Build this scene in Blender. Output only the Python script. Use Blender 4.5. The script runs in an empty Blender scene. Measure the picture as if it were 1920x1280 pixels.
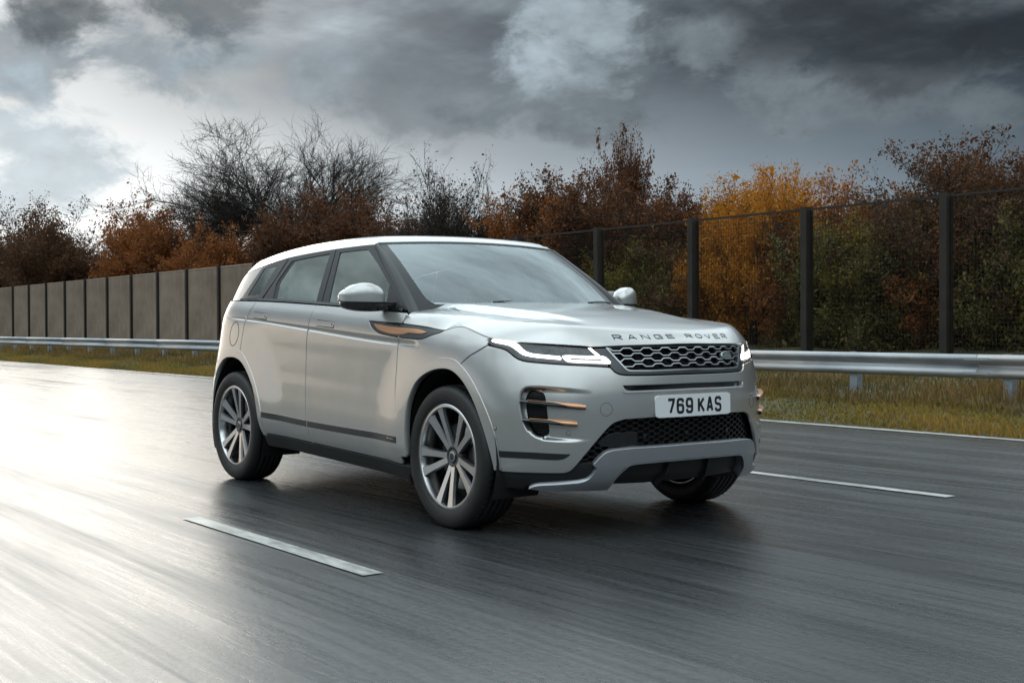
import bpy, math, random
import numpy as np
from mathutils import Matrix, Vector
from mathutils.geometry import delaunay_2d_cdt
R_ = math.radians
scene = bpy.context.scene
col = scene.collection
# ---------------------------------------------------------------- camera
cam_d = bpy.data.cameras.new('camera'); cam = bpy.data.objects.new('camera', cam_d); col.objects.link(cam)
cam_d.sensor_width = 36; cam_d.lens = 44.998; cam_d.clip_start = .05; cam_d.clip_end = 3000
_yaw, _pit, _rol = R_(144.0448), R_(-.7525), R_(-.2736)
_d = Vector((math.cos(_yaw)*math.cos(_pit), math.sin(_yaw)*math.cos(_pit), math.sin(_pit)))
_r = Vector((math.sin(_yaw), -math.cos(_yaw), 0)); _u = _r.cross(_d)
_r2 = _r*math.cos(_rol)+_u*math.sin(_rol); _u2 = -_r*math.sin(_rol)+_u*math.cos(_rol)
cam.matrix_world = Matrix(((_r2.x, _u2.x, -_d.x, 5.5822), (_r2.y, _u2.y, -_d.y, -4.5477), (_r2.z, _u2.z, -_d.z, 1.0580), (0, 0, 0, 1)))
scene.camera = cam
scene.cycles.use_denoising = True
scene.cycles.use_adaptive_sampling = True; scene.cycles.adaptive_threshold = .02
scene.cycles.caustics_reflective = False; scene.cycles.caustics_refractive = False
scene.cycles.max_bounces = 6; scene.cycles.diffuse_bounces = 2; scene.cycles.glossy_bounces = 4; scene.cycles.transparent_max_bounces = 16
scene.cycles.sample_clamp_indirect = 6.0
vs = scene.view_settings; vs.view_transform = 'Standard'; vs.look = 'None'; vs.gamma = 1; vs.exposure = 0.0; vs.use_curve_mapping = False
# ---------------------------------------------------------------- sun and sky
SUN_AZ = -13.0      # degrees from the car's tail towards the near verge
SUN_EL = 10.5
sun_dir = Vector((-math.cos(R_(SUN_AZ))*math.cos(R_(SUN_EL)), -math.sin(R_(SUN_AZ))*math.cos(R_(SUN_EL)), math.sin(R_(SUN_EL))))
sd = bpy.data.lights.new('sun', 'SUN'); sd.energy = .68; sd.angle = R_(26.0); sd.color = (1, .93, .82)
so = bpy.data.objects.new('sun', sd); col.objects.link(so)
so.rotation_euler = (-sun_dir).to_track_quat('-Z', 'Y').to_euler(); so.location = (-60, -30, 30)

class NT:
    "tiny helper to write node trees as expressions"
    def __init__(s, tree): s.t = tree; s.n = tree.nodes; s.l = tree.links
    def new(s, typ, **kw):
        n = s.n.new(typ)
        for k, v in kw.items(): setattr(n, k, v)
        return n
    def put(s, sock, v):
        if hasattr(v, 'is_output'): s.l.new(v, sock)
        elif v is not None:
            if hasattr(sock.default_value, '__len__') and not hasattr(v, '__len__'): v = (v,)*len(sock.default_value)
            if hasattr(v, '__len__') and len(v) == 3 and len(sock.default_value) == 4: v = (*v, 1)
            sock.default_value = v
    def m(s, op, a, b=None, c=None, clamp=False):
        n = s.new('ShaderNodeMath', operation=op); n.use_clamp = clamp
        for i, v in enumerate((a, b, c)):
            if v is not None: s.put(n.inputs[i], v)
        return n.outputs[0]
    def v(s, op, a, b=None, scale=None):
        n = s.new('ShaderNodeVectorMath', operation=op)
        s.put(n.inputs[0], a)
        if b is not None: s.put(n.inputs[1], b)
        if scale is not None: s.put(n.inputs['Scale'], scale)
        return n.outputs['Value'] if op in ('DOT_PRODUCT', 'LENGTH', 'DISTANCE') else n.outputs[0]
    def mix(s, f, a, b, blend='MIX'):
        n = s.new('ShaderNodeMix', data_type='RGBA', blend_type=blend)
        s.put(n.inputs[0], f); s.put(n.inputs[6], a); s.put(n.inputs[7], b)
        return n.outputs[2]
    def ss(s, x, a, b, lo=0., hi=1.):
        n = s.new('ShaderNodeMapRange', interpolation_type='SMOOTHSTEP')
        s.put(n.inputs[0], x)
        for i, q in enumerate((a, b, lo, hi)): n.inputs[i+1].default_value = q
        return n.outputs[0]
    def lin(s, x, a, b, lo=0., hi=1.):
        n = s.new('ShaderNodeMapRange'); s.put(n.inputs[0], x)
        for i, q in enumerate((a, b, lo, hi)): n.inputs[i+1].default_value = q
        return n.outputs[0]
    def noise(s, vec, scale, detail=4, rough=.55, dist=0., col=False):
        n = s.new('ShaderNodeTexNoise'); s.put(n.inputs['Vector'], vec)
        n.inputs['Scale'].default_value = scale; n.inputs['Detail'].default_value = detail
        n.inputs['Roughness'].default_value = rough; n.inputs['Distortion'].default_value = dist
        return n.outputs['Color' if col else 'Fac']
    def scale(s, vec, sc):
        n = s.new('ShaderNodeMapping'); s.put(n.inputs[0], vec); n.inputs['Scale'].default_value = sc
        return n.outputs[0]
    def bump(s, h, strength=.3, dist=.01):
        n = s.new('ShaderNodeBump'); n.inputs['Strength'].default_value = strength; n.inputs['Distance'].default_value = dist
        s.put(n.inputs['Height'], h); return n.outputs[0]

world = bpy.data.worlds.new('World'); scene.world = world; world.use_nodes = True
world.cycles.sampling_method = 'MANUAL'; world.cycles.sample_map_resolution = 512
W = NT(world.node_tree); W.n.clear()
wout = W.new('ShaderNodeOutputWorld'); bg = W.new('ShaderNodeBackground'); W.l.new(bg.outputs[0], wout.inputs[0])
sky = W.new('ShaderNodeTexSky', sky_type='NISHITA'); sky.sun_disc = False
sky.sun_elevation = R_(SUN_EL); sky.sun_rotation = math.atan2(sun_dir.x, sun_dir.y); sky.air_density = 1.2; sky.dust_density = 3
bg.inputs[1].default_value = .1
dirv = W.new('ShaderNodeTexCoord').outputs['Generated']
sep = W.new('ShaderNodeSeparateXYZ'); W.l.new(dirv, sep.inputs[0]); dz = sep.outputs[2]
sh = Vector((-math.cos(R_(14)), -math.sin(R_(14)), 0))              # bright warm horizon, set off the sun to light the car's side
hxy = W.v('NORMALIZE', W.v('MULTIPLY', dirv, (1, 1, 0)))
ca = W.v('DOT_PRODUCT', hxy, tuple(sh))                       # cosine of azimuth from that bright side
den = W.m('ADD', W.m('MAXIMUM', dz, 0), .13)
plan = W.v('DIVIDE', dirv, W.new('ShaderNodeCombineXYZ').outputs[0])
_c = plan.node.inputs[1].links[0].from_node
for i in range(3): W.l.new(den, _c.inputs[i])
plan = W.v('MULTIPLY', plan, (1, 1, 0))
n_big = W.noise(plan, .55, 3, .5)
n_mid = W.noise(plan, 1.7, 5, .6)
# overcast deck: brighter round the sun, on the added bright side and low over the horizon, dark slate above
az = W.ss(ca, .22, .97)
glow = W.m('MAXIMUM', W.v('DOT_PRODUCT', dirv, tuple(sun_dir)), 0.)
glow = W.m('ADD', W.m('MULTIPLY', W.m('POWER', glow, 60), .5), W.m('MULTIPLY', W.m('POWER', glow, 12), .16))
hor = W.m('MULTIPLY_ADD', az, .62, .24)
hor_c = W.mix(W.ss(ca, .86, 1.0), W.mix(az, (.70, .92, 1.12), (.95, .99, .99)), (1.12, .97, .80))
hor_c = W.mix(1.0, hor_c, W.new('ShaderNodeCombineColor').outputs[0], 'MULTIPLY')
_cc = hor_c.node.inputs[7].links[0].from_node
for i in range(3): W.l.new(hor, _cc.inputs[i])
top = W.m('MULTIPLY_ADD', az, .072, .034)
tex = W.m('ADD', W.m('MULTIPLY', n_mid, .9), W.m('MULTIPLY', n_big, .7))       # ~.8
top = W.m('MULTIPLY', top, W.ss(tex, .5, 1.1, .72, 1.5))
top_c = W.mix(1.0, (.66, .92, 1.22), W.new('ShaderNodeCombineColor').outputs[0], 'MULTIPLY')
_cc = top_c.node.inputs[7].links[0].from_node
for i in range(3): W.l.new(top, _cc.inputs[i])
el = W.m('ADD', dz, W.m('MULTIPLY', W.m('SUBTRACT', n_big, .5), .075))
el = W.m('ADD', el, W.m('MULTIPLY', W.m('SUBTRACT', 1.0, az), .022))
deck = W.mix(W.ss(el, .068, .225), hor_c, top_c)
# the deck thins out overhead: pale, bluish
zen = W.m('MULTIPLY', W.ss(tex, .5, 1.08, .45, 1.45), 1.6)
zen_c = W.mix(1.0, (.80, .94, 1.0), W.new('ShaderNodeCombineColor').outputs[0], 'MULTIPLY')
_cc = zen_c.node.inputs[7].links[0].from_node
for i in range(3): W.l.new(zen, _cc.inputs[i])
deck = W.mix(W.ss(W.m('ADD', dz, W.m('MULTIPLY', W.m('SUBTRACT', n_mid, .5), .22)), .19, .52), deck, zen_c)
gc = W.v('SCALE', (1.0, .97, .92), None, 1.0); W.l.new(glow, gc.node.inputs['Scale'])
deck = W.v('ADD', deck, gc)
# lit cloud heads
cv = W.v('MULTIPLY', dirv, (1, 1, 1.7))
cn = W.m('SUBTRACT', W.noise(cv, 13, 7, .62, .25), .5)
shade = W.m('MULTIPLY_ADD', W.m('SUBTRACT', W.noise(cv, 30, 5, .6), .5), .85, 1.0)
def blob(deck, px, py, r, lum, amt=1.0, tint=(.80, .96, 1.07), rag=2.6):
    v = (_d + _r2*((px-960)/2399.9) - _u2*((py-640)/2399.9)).normalized(); v.z *= 1.7
    k = W.m('ADD', W.m('MULTIPLY_ADD', W.v('DISTANCE', cv, tuple(v)), -2400/r, 1.0), W.m('MULTIPLY', cn, rag))
    c = W.v('SCALE', tuple(t*lum for t in tint), None, 1.0); W.l.new(shade, c.node.inputs['Scale'])
    return W.mix(W.ss(k, .12, .75, 0., amt), deck, c)
CLOUDS = [(1110,130,290,.17,.85),(1075,110,210,.34,.9),(1015,95,140,.54,.8),(1110,60,120,.42,.7),(1300,80,120,.26,.8),(1500,165,190,.24,.8),(1640,185,150,.21,.7),(1815,190,150,.20,.7),
          (60,100,200,.30,.75),(250,95,220,.34,.8),(430,115,200,.42,.8),(590,140,150,.38,.75),(40,260,260,.55,.75),(760,200,200,.22,.6),(120,25,140,.085,.7),(400,15,200,.09,.6),(1650,40,330,.040,.6)]
for px, py, r, lum, amt in CLOUDS: deck = blob(deck, px, py, r, lum, amt)
# thin breaks let the clear sky through
brk = W.ss(n_big, .60, .74, 0., .15)
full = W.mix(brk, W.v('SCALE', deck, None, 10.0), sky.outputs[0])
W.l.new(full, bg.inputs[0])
# ---------------------------------------------------------------- materials
MAT = {}
def mat(name):
    m = bpy.data.materials.new(name); m.use_nodes = True; MAT[name] = m
    t = NT(m.node_tree); b = m.node_tree.nodes['Principled BSDF']
    return m, t, b
def simple(name, colr, rough=.5, metal=0., coat=0., spec=.5, emis=None, es=0., bumps=None):
    m, t, b = mat(name)
    b.inputs['Base Color'].default_value = (*colr, 1); b.inputs['Roughness'].default_value = rough
    b.inputs['Metallic'].default_value = metal; b.inputs['Coat Weight'].default_value = coat
    b.inputs['Coat Roughness'].default_value = .04; b.inputs['Specular IOR Level'].default_value = spec
    if emis: b.inputs['Emission Color'].default_value = (*emis, 1); b.inputs['Emission Strength'].default_value = es
    if bumps:
        co = t.new('ShaderNodeTexCoord').outputs['Object']
        t.l.new(t.bump(t.noise(co, bumps[0], 3), bumps[1], bumps[2]), b.inputs['Normal'])
    return m
def varied(name, c1, c2, scale=3., rough=(.6, .8), bump=(.3, .01), metal=0., stretch=(1, 1, 1), detail=6, spec=.5):
    m, t, b = mat(name)
    co = t.scale(t.new('ShaderNodeTexCoord').outputs['Object'], stretch)
    n = t.noise(co, scale, detail, .6); n2 = t.noise(co, scale*6, detail, .6)
    f = t.ss(t.m('ADD', t.m('MULTIPLY', n, .65), t.m('MULTIPLY', n2, .35)), .34, .66)
    t.l.new(t.mix(f, c1, c2), b.inputs['Base Color'])
    t.l.new(t.lin(n2, .3, .7, *rough), b.inputs['Roughness'])
    t.l.new(t.bump(n2, *bump), b.inputs['Normal']); b.inputs['Metallic'].default_value = metal
    b.inputs['Specular IOR Level'].default_value = spec
    return m
# ---------------------------------------------------------------- object helpers
def tag(o, label=None, cat=None, group=None, kind=None):
    if label: o['label'] = label
    if cat: o['category'] = cat
    if group: o['group'] = group
    if kind: o['kind'] = kind
    return o
def empty(name, loc=(0, 0, 0), rz=0., parent=None):
    o = bpy.data.objects.new(name, None); col.objects.link(o); o.location = loc; o.rotation_euler.z = rz; o.parent = parent
    o.empty_display_size = .2
    return o
def mesh_obj(name, V, F, material, parent=None, smooth=True, normals=None, flat_idx=None):
    me = bpy.data.meshes.new(name); me.from_pydata([tuple(map(float, v)) for v in V], [], [tuple(map(int, f)) for f in F])
    mats = material if isinstance(material, (list, tuple)) else [material]
    for q in mats: me.materials.append(q)
    if smooth: me.shade_smooth()
    if normals is not None: me.normals_split_custom_set_from_vertices([tuple(map(float, n)) for n in normals])
    me.update()
    o = bpy.data.objects.new(name, me); col.objects.link(o); o.parent = parent
    return o
def inst(name, me, parent=None, loc=(0, 0, 0), rz=0., sc=None):
    o = bpy.data.objects.new(name, me); col.objects.link(o); o.parent = parent; o.location = loc; o.rotation_euler.z = rz
    if sc is not None: o.scale = sc
    return o
class MB:
    "collects simple solids into one mesh"
    def __init__(s): s.V = []; s.F = []
    def box(s, x0, x1, y0, y1, z0, z1, bev=0.):
        k = len(s.V)
        s.V += [(x0,y0,z0),(x1,y0,z0),(x1,y1,z0),(x0,y1,z0),(x0,y0,z1),(x1,y0,z1),(x1,y1,z1),(x0,y1,z1)]
        s.F += [tuple(k+i for i in f) for f in ((0,3,2,1),(4,5,6,7),(0,1,5,4),(1,2,6,5),(2,3,7,6),(3,0,4,7))]
        return s
    def tube(s, pts, rad, sides=6, cap=True):
        pts = np.asarray(pts, float); n = len(pts); rad = np.broadcast_to(np.asarray(rad, float), (n,))
        t = np.gradient(pts, axis=0); t /= np.linalg.norm(t, axis=1, keepdims=True)+1e-12
        a = np.array([0, 0, 1.]) if abs(t[0][2]) < .8 and abs(t[-1][2]) < .95 else np.array([.92, .39, 0])
        b1 = np.cross(t, a); b1 /= np.linalg.norm(b1, axis=1, keepdims=True)+1e-12; b2 = np.cross(t, b1)
        k = len(s.V); ang = np.arange(sides)*2*np.pi/sides
        P = pts[:, None]+rad[:, None, None]*(np.cos(ang)[None, :, None]*b1[:, None]+np.sin(ang)[None, :, None]*b2[:, None])
        s.V += P.reshape(-1, 3).tolist()
        for i in range(n-1):
            for j in range(sides):
                j2 = (j+1) % sides
                s.F.append((k+i*sides+j, k+i*sides+j2, k+(i+1)*sides+j2, k+(i+1)*sides+j))
        if cap:
            s.F.append(tuple(k+j for j in range(sides))[::-1]); s.F.append(tuple(k+(n-1)*sides+j for j in range(sides)))
        return s
    def lathe_y(s, prof, n=64, cx=0., cz=0.):
        "revolve (r, y) profile round the y axis"
        k = len(s.V); m = len(prof)
        for i in range(n):
            a = 2*math.pi*i/n
            for r, y in prof: s.V.append((cx+r*math.cos(a), y, cz+r*math.sin(a)))
        for i in range(n):
            for j in range(m-1):
                a, b = k+i*m+j, k+((i+1) % n)*m+j
                s.F.append((a, a+1, b+1, b))
        return s
    def grid(s, P):
        "P: array (n, m, 3)"
        n, m = P.shape[:2]; k = len(s.V); s.V += [tuple(p) for p in P.reshape(-1, 3)]
        for i in range(n-1):
            for j in range(m-1): s.F.append((k+i*m+j, k+(i+1)*m+j, k+(i+1)*m+j+1, k+i*m+j+1))
        return s
    def build(s, name, material, parent=None, smooth=False, bevel=0.):
        o = mesh_obj(name, s.V, s.F, material, parent, smooth)
        if bevel:
            b = o.modifiers.new('bevel', 'BEVEL'); b.width = bevel; b.segments = 2; b.limit_method = 'ANGLE'
        return o
# ---------------------------------------------------------------- ground, road, markings
def road_material(name, base, wet, seed):
    m, t, b = mat(name)
    co = t.new('ShaderNodeTexCoord').outputs['Object']
    co = t.v('ADD', co, (seed, seed*.7, 0))
    grain = t.noise(co, 160, 3, .6)
    grit = t.noise(co, 38, 4, .6)
    wear = t.noise(t.scale(co, (.05, 1.6, 1)), 1.6, 6, .6)            # long wear marks along the carriageway
    fine = t.noise(t.scale(co, (.035, 1., 1)), 26, 5, .65)
    patch = t.noise(t.scale(co, (.25, .8, 1)), .5, 4, .5)
    f = t.m('ADD', t.m('MULTIPLY', grit, .5), t.m('MULTIPLY', fine, .5))
    c = t.mix(t.ss(f, .35, .65), tuple(q*.62 for q in base), tuple(q*1.4 for q in base))
    t.l.new(c, b.inputs['Base Color'])
    r = t.m('ADD', t.lin(wear, .3, .7, wet-.09, wet+.10), t.lin(fine, .3, .7, -.07, .07))
    r = t.m('ADD', r, t.lin(patch, .3, .7, -.05, .06))
    t.l.new(t.m('MAXIMUM', r, .12), b.inputs['Roughness'])
    b.inputs['Specular IOR Level'].default_value = .55
    h = t.m('ADD', t.m('MULTIPLY', grain, .35), t.m('ADD', t.m('MULTIPLY', grit, .35), t.m('MULTIPLY', fine, .38)))
    t.l.new(t.bump(h, .26, .010), b.inputs['Normal'])
    return m
road_dark = road_material('wet_asphalt', (.036, .037, .039), .25, 0)
road_grey = road_material('wet_asphalt_older', (.052, .052, .053), .30, 13)
paint_w = varied('road_paint', (.22, .22, .205), (.58, .57, .535), 9, (.3, .5), (.3, .004), stretch=(.3, 1, 1))
soil = varied('verge_soil', (.045, .04, .018), (.10, .085, .035), 1.5, (.8, .95), (.8, .05))
def sheet(name, x0, x1, y0, y1, z, material, nx=2, ny=2, zf=None):
    xs = np.linspace(x0, x1, nx); ys = np.linspace(y0, y1, ny)
    P = np.array([[(x, y, z if zf is None else zf(x, y)) for y in ys] for x in xs])
    o = MB().grid(P).build(name, material, smooth=True)
    return tag(o, kind='structure')
def verge_z(x, y):
    z = np.interp(y, [5.98, 6.3, 8.0, 10., 14., 16., 24., 40., 90.], [-.03, .03, .20, .30, .45, .60, 1.7, 2.4, 2.6])
    return float(z) + .05*math.sin(x*.9+y*1.7)*min(1, max(0, y-6.4))*.6 + .03*math.sin(x*2.3-y*.6)*min(1, max(0, y-6.4))
sheet('ground', -900, 900, -900, 900, -.06, soil)
sheet('road', -600, 300, -5.7, 6.05, 0, road_dark)
sheet('near_lane_surface', -600, 300, -5.7, -1.76, .004, road_grey)
sheet('verge', -260, 40, 5.98, 60, 0, soil, 401, 80, verge_z)
sheet('near_verge', -600, 300, -60, -5.7, .0, soil)
def marking(name, x0, x1, y, w, z, parent=None):
    n = max(2, int((x1-x0)/2)+1); xs = np.linspace(x0, x1, n)
    V = []; F = []
    for x in xs: V += [(x, y-w/2, z), (x, y+w/2, z)]
    for i in range(n-1): F.append((2*i, 2*i+2, 2*i+3, 2*i+1))
    o = mesh_obj(name, V, F, paint_w, parent, False)
    return tag(o, kind='structure')
marking('edge_line', -600, 300, 5.85, .13, .005)
for k in range(-2, 12):
    marking('lane_dash', -1.13-9*k, .87-9*k, 2.15, .10, .005)
    marking('lane_dash', -1.13-9*k, .87-9*k, -1.86, .10, .009)
# ---------------------------------------------------------------- guard rail
galv = varied('galvanised_steel', (.34, .36, .38), (.52, .53, .54), 2.2, (.46, .64), (.08, .004), metal=.7, stretch=(.3, 1, 1))
post_m = varied('galvanised_post', (.30, .34, .40), (.45, .49, .55), 3, (.35, .5), (.1, .004), metal=.5)
RY = 8.0
prof = [(.055, .700), (.012, .703), (-.012, .690), (-.030, .668), (-.030, .640), (.004, .606), (.030, .590), (.030, .560), (.004, .544), (-.030, .510), (-.030, .478), (-.012, .455), (.012, .440), (.055, .443)]
def rail_section(x0, x1):
    xs = (x0, x1); V = []; F = []
    m = len(prof)
    for x in xs:
        for dy, z in prof: V.append((x, RY+dy, z))
        for dy, z in prof: V.append((x, RY+dy+.006, z-.001))
    for j in range(m-1):
        F.append((j, j+1, 2*m+j+1, 2*m+j)); F.append((m+j, 3*m+j, 3*m+j+1, m+j+1))
    for j in range(m-1): F.append((j, m+j, m+j+1, j+1)); F.append((2*m+j, 2*m+j+1, 3*m+j+1, 3*m+j))
    return V, F
rail = tag(empty('guard_rail', (0, RY, .2)), 'galvanised steel crash barrier along the far grass verge', 'guard rail')
def pcs(name, V, F, material, parent, smooth=True):
    o = mesh_obj(name, [(v[0]-parent.location.x, v[1]-parent.location.y, v[2]-parent.location.z) for v in V], F, material, parent, smooth)
    return o
L_SEC = 4.2
for k in range(-36, 4):
    V, F = rail_section(-2.9+L_SEC*k+.004, -2.9+L_SEC*(k+1)-.004)
    pcs('rail_beam', V, F, galv, rail)
    b = MB()                                                       # lapped joint
    for z in (.654, .494): b.box(-2.9+L_SEC*k-.16, -2.9+L_SEC*k+.16, RY-.034, RY-.031, z-.013, z+.013)
    if -12 < k: 
        for i in (0, 8): pcs('splice_plate', b.V[i:i+8], b.F[:6], galv, rail, False)
pm = MB()
pm.box(-.055, .055, .03, .04, -.30, .45); pm.box(-.055, -.045, .04, .13, -.30, .45); pm.box(.045, .055, .04, .13, -.30, .45); pm.box(-.05, .05, .026, .030, .40, .49)
pmo = None
for k in range(-60, 4):
    x = -2.56+2.1*k
    if pmo is None: pmo = pm.build('post', post_m, rail); o = pmo
    else: o = inst('post', pmo.data, rail)
    o.location = (x, .02, 0.02)
# ---------------------------------------------------------------- slatted noise fence
slat_m = varied('weathered_slats', (.29, .22, .17), (.46, .36, .29), .55, (.75, .9), (.3, .01), stretch=(1, 1, .6))
fpost_m = varied('dark_fence_post', (.013, .010, .007), (.030, .022, .015), 3, (.6, .8), (.3, .01))
FY, FP, FZ0, FZ1 = 14.0, 3.03, .40, 3.20
fence = tag(empty('slatted_fence', (0, FY, FZ0)), 'tall brown fence with dark posts, slatted at left and see-through mesh at right', 'fence')
def infill(pitch, w, d, cross):
    m = MB()
    for i in range(int((FP-.2)/pitch)):
        x = .10+i*pitch; m.box(x, x+w, -d/2, d/2, .06, FZ1-FZ0-.05)
    if cross:
        for z in np.arange(.10, FZ1-FZ0-.08, cross): m.box(.09, FP-.09, d/2, d/2+.004, z, z+.004)
    return m
dense, open_ = infill(.044, .009, .032, 0), infill(.070, .004, .005, .070)
rl = MB().box(.09, FP-.09, -.02, .02, FZ1-FZ0-.04, FZ1-FZ0); rb = MB().box(.09, FP-.09, -.03, .03, 0, .07)
po = MB().box(-.07, .07, -.10, -.085, -.5, FZ1-FZ0+.03).box(-.07, .07, .085, .10, -.5, FZ1-FZ0+.03).box(-.02, .02, -.085, .085, -.5, FZ1-FZ0+.03)
first = {}
def shared(key, mb, material):
    if key not in first:
        first[key] = mb.build(key[0], material, fence).data; return bpy.data.objects[-1] if False else [o for o in fence.children if o.data == first[key]][0]
    return inst(key[0], first[key], fence)
for k in range(-48, 6):
    x = -7.55+FP*k
    a = shared(('slat_infill', 0), dense, slat_m) if x < -24 else shared(('mesh_infill', 0), open_, fpost_m)
    a['kind'] = 'stuff'
    b = shared(('top_rail', 0), rl, slat_m) if x < -24 else shared(('top_rail', 1), rl, fpost_m); d_ = shared(('bottom_rail', 0), rb, slat_m); c = shared(('post', 0), po, fpost_m)
    for o in (a, b, c, d_): o.location = (x, 0, 0)
# ---------------------------------------------------------------- trees and shrubs
bark = varied('bark', (.018, .014, .011), (.050, .040, .032), 6, (.8, .95), (.5, .02))
def leaf_material(name, c1, c2, c3):
    m, t, b = mat(name)
    at = t.new('ShaderNodeAttribute', attribute_name='rnd').outputs['Fac']
    c = t.mix(t.ss(at, 0, .55), c1, c2); c = t.mix(t.ss(at, .6, 1.), c, c3)
    t.l.new(c, b.inputs['Base Color']); b.inputs['Roughness'].default_value = .6; b.inputs['Specular IOR Level'].default_value = .3
    tr = t.new('ShaderNodeBsdfTranslucent'); t.l.new(c, tr.inputs[0])
    mx = t.new('ShaderNodeMixShader'); mx.inputs[0].default_value = .38
    t.l.new(b.outputs[0], mx.inputs[1]); t.l.new(tr.outputs[0], mx.inputs[2])
    t.l.new(mx.outputs[0], t.n['Material Output'].inputs[0])
    return m
LEAF = {'r': leaf_material('rust_leaves', (.16, .050, .014), (.31, .105, .026), (.42, .19, .045)),
        'b': leaf_material('brown_leaves', (.055, .028, .015), (.11, .050, .022), (.20, .085, .025)),
        'd': leaf_material('dark_russet_leaves', (.055, .027, .015), (.13, .050, .020), (.22, .085, .026)),
        'g': leaf_material('golden_leaves', (.36, .12, .012), (.48, .19, .016), (.52, .27, .03)),
        't': leaf_material('sparse_brown_leaves', (.035, .028, .02), (.065, .045, .028), (.10, .06, .03)),
        'o': leaf_material('olive_leaves', (.075, .08, .026), (.155, .13, .036), (.26, .175, .045)),
        'y': leaf_material('yellow_green_leaves', (.09, .085, .018), (.20, .16, .022), (.32, .23, .03))}
def grow(rng, mb, tips, p, d, L, r, lvl, spec):
    n = 5 if lvl < 2 else 4
    pts = [p.copy()]; wig = spec['wig']*(1+.25*lvl)
    for i in range(n):
        d = d + np.array(rng.normal(0, wig, 3)) + np.array([0, 0, spec['up']])
        d /= np.linalg.norm(d); p = p + d*L/n; pts.append(p.copy())
    last = lvl >= spec['levels']
    r1 = r*.18 if last else r*.55
    mb.tube(pts, np.linspace(r, r1, n+1), 6 if lvl == 0 else (4 if lvl < 3 else 3), cap=False)
    if last:
        tips.append((pts[-1], d)); tips.append((pts[n//2], d)); return
    k = spec['kids'][min(lvl, len(spec['kids'])-1)]
    for j in range(k):
        f = spec['first'] + (1-spec['first'])*(j+rng.uniform(0, .9))/k if lvl > 0 or spec['trunk'] else rng.uniform(.25, 1)
        q = f*n; i = min(int(q), n-1); pos = np.array(pts[i])*(1-(q-i))+np.array(pts[i+1])*(q-i)
        a = rng.normal(0, 1, 3); a -= a.dot(d)*d; a /= np.linalg.norm(a)
        ang = spec['ang']*rng.uniform(.6, 1.25)
        nd = d*math.cos(ang)+a*math.sin(ang); nd /= np.linalg.norm(nd)
        grow(rng, mb, tips, pos, nd, L*rng.uniform(.55, .85)*spec['short'], max(r*(1-.45*f)*.57, spec.get('rmin', 0)), lvl+1, spec)
def leaves(rng, tips, n_per, size, spread):
    T = np.array([p for p, d in tips]); T = T[rng.uniform(0, 1, len(T)) > .22]; n = len(T)*n_per
    base = np.repeat(rng.uniform(0, 1, len(T)), n_per)
    C = np.repeat(T, n_per, 0)+rng.normal(0, spread, (n, 3)); s = (size*rng.lognormal(-.05, .38, n))[:, None]; T0 = None
    a = rng.normal(0, 1, (n, 3)); a /= np.linalg.norm(a, axis=1, keepdims=True); b = np.cross(a, rng.normal(0, 1, (n, 3))); b /= np.linalg.norm(b, axis=1, keepdims=True)
    V = np.stack([C-a*s, C+b*s*.55, C+a*s, C-b*s*.55], 1).reshape(-1, 3)
    return V, np.arange(len(V)).reshape(-1, 4), np.repeat(np.clip(.5*base+.5*rng.uniform(0, 1, n), 0, 1), 4)
def leaf_mesh(name, V, F, rnd, material):
    me = bpy.data.meshes.new(name); V = np.asarray(V, np.float32)
    if isinstance(F, np.ndarray):
        me.vertices.add(len(V)); me.vertices.foreach_set('co', V.ravel()); me.loops.add(F.size); me.loops.foreach_set('vertex_index', F.astype(np.int32).ravel())
        me.polygons.add(len(F)); me.polygons.foreach_set('loop_start', np.arange(0, F.size, F.shape[1], dtype=np.int32)); me.update(calc_edges=True)
    else: me.from_pydata([tuple(v) for v in V.tolist()], [], F)
    me.materials.append(material)
    at = me.attributes.new('rnd', 'FLOAT', 'POINT'); at.data.foreach_set('value', np.array(rnd, dtype=np.float32)); me.update()
    return me
def shrub_proto(seed, h, stems, nleaf, size, lvls=2, kids=(6, 5, 4), spread=.16, up=.05, ang=.62):
    rng = np.random.default_rng(seed); mb = MB(); tips = []
    spec = dict(rmin=.0065, wig=.10, up=up, levels=lvls, kids=kids, first=.22, trunk=False, ang=ang, short=.72)
    for s in range(stems):
        a = rng.uniform(0, 6.28); t = rng.uniform(.06, .38)
        d = np.array([math.cos(a)*math.sin(t), math.sin(a)*math.sin(t), math.cos(t)])
        grow(rng, mb, tips, np.array([rng.normal(0, .22), rng.normal(0, .22), 0.]), d, h*rng.uniform(.5, .72), .035*h/4, 0, spec)
    zmax = max(p[2] for p, d in tips)
    k = h/zmax
    mb.V = [(v[0]*k, v[1]*k, v[2]*k) for v in mb.V]; tips = [(p*k, d) for p, d in tips]
    return mb, tips, rng
PROTO = {}
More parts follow.
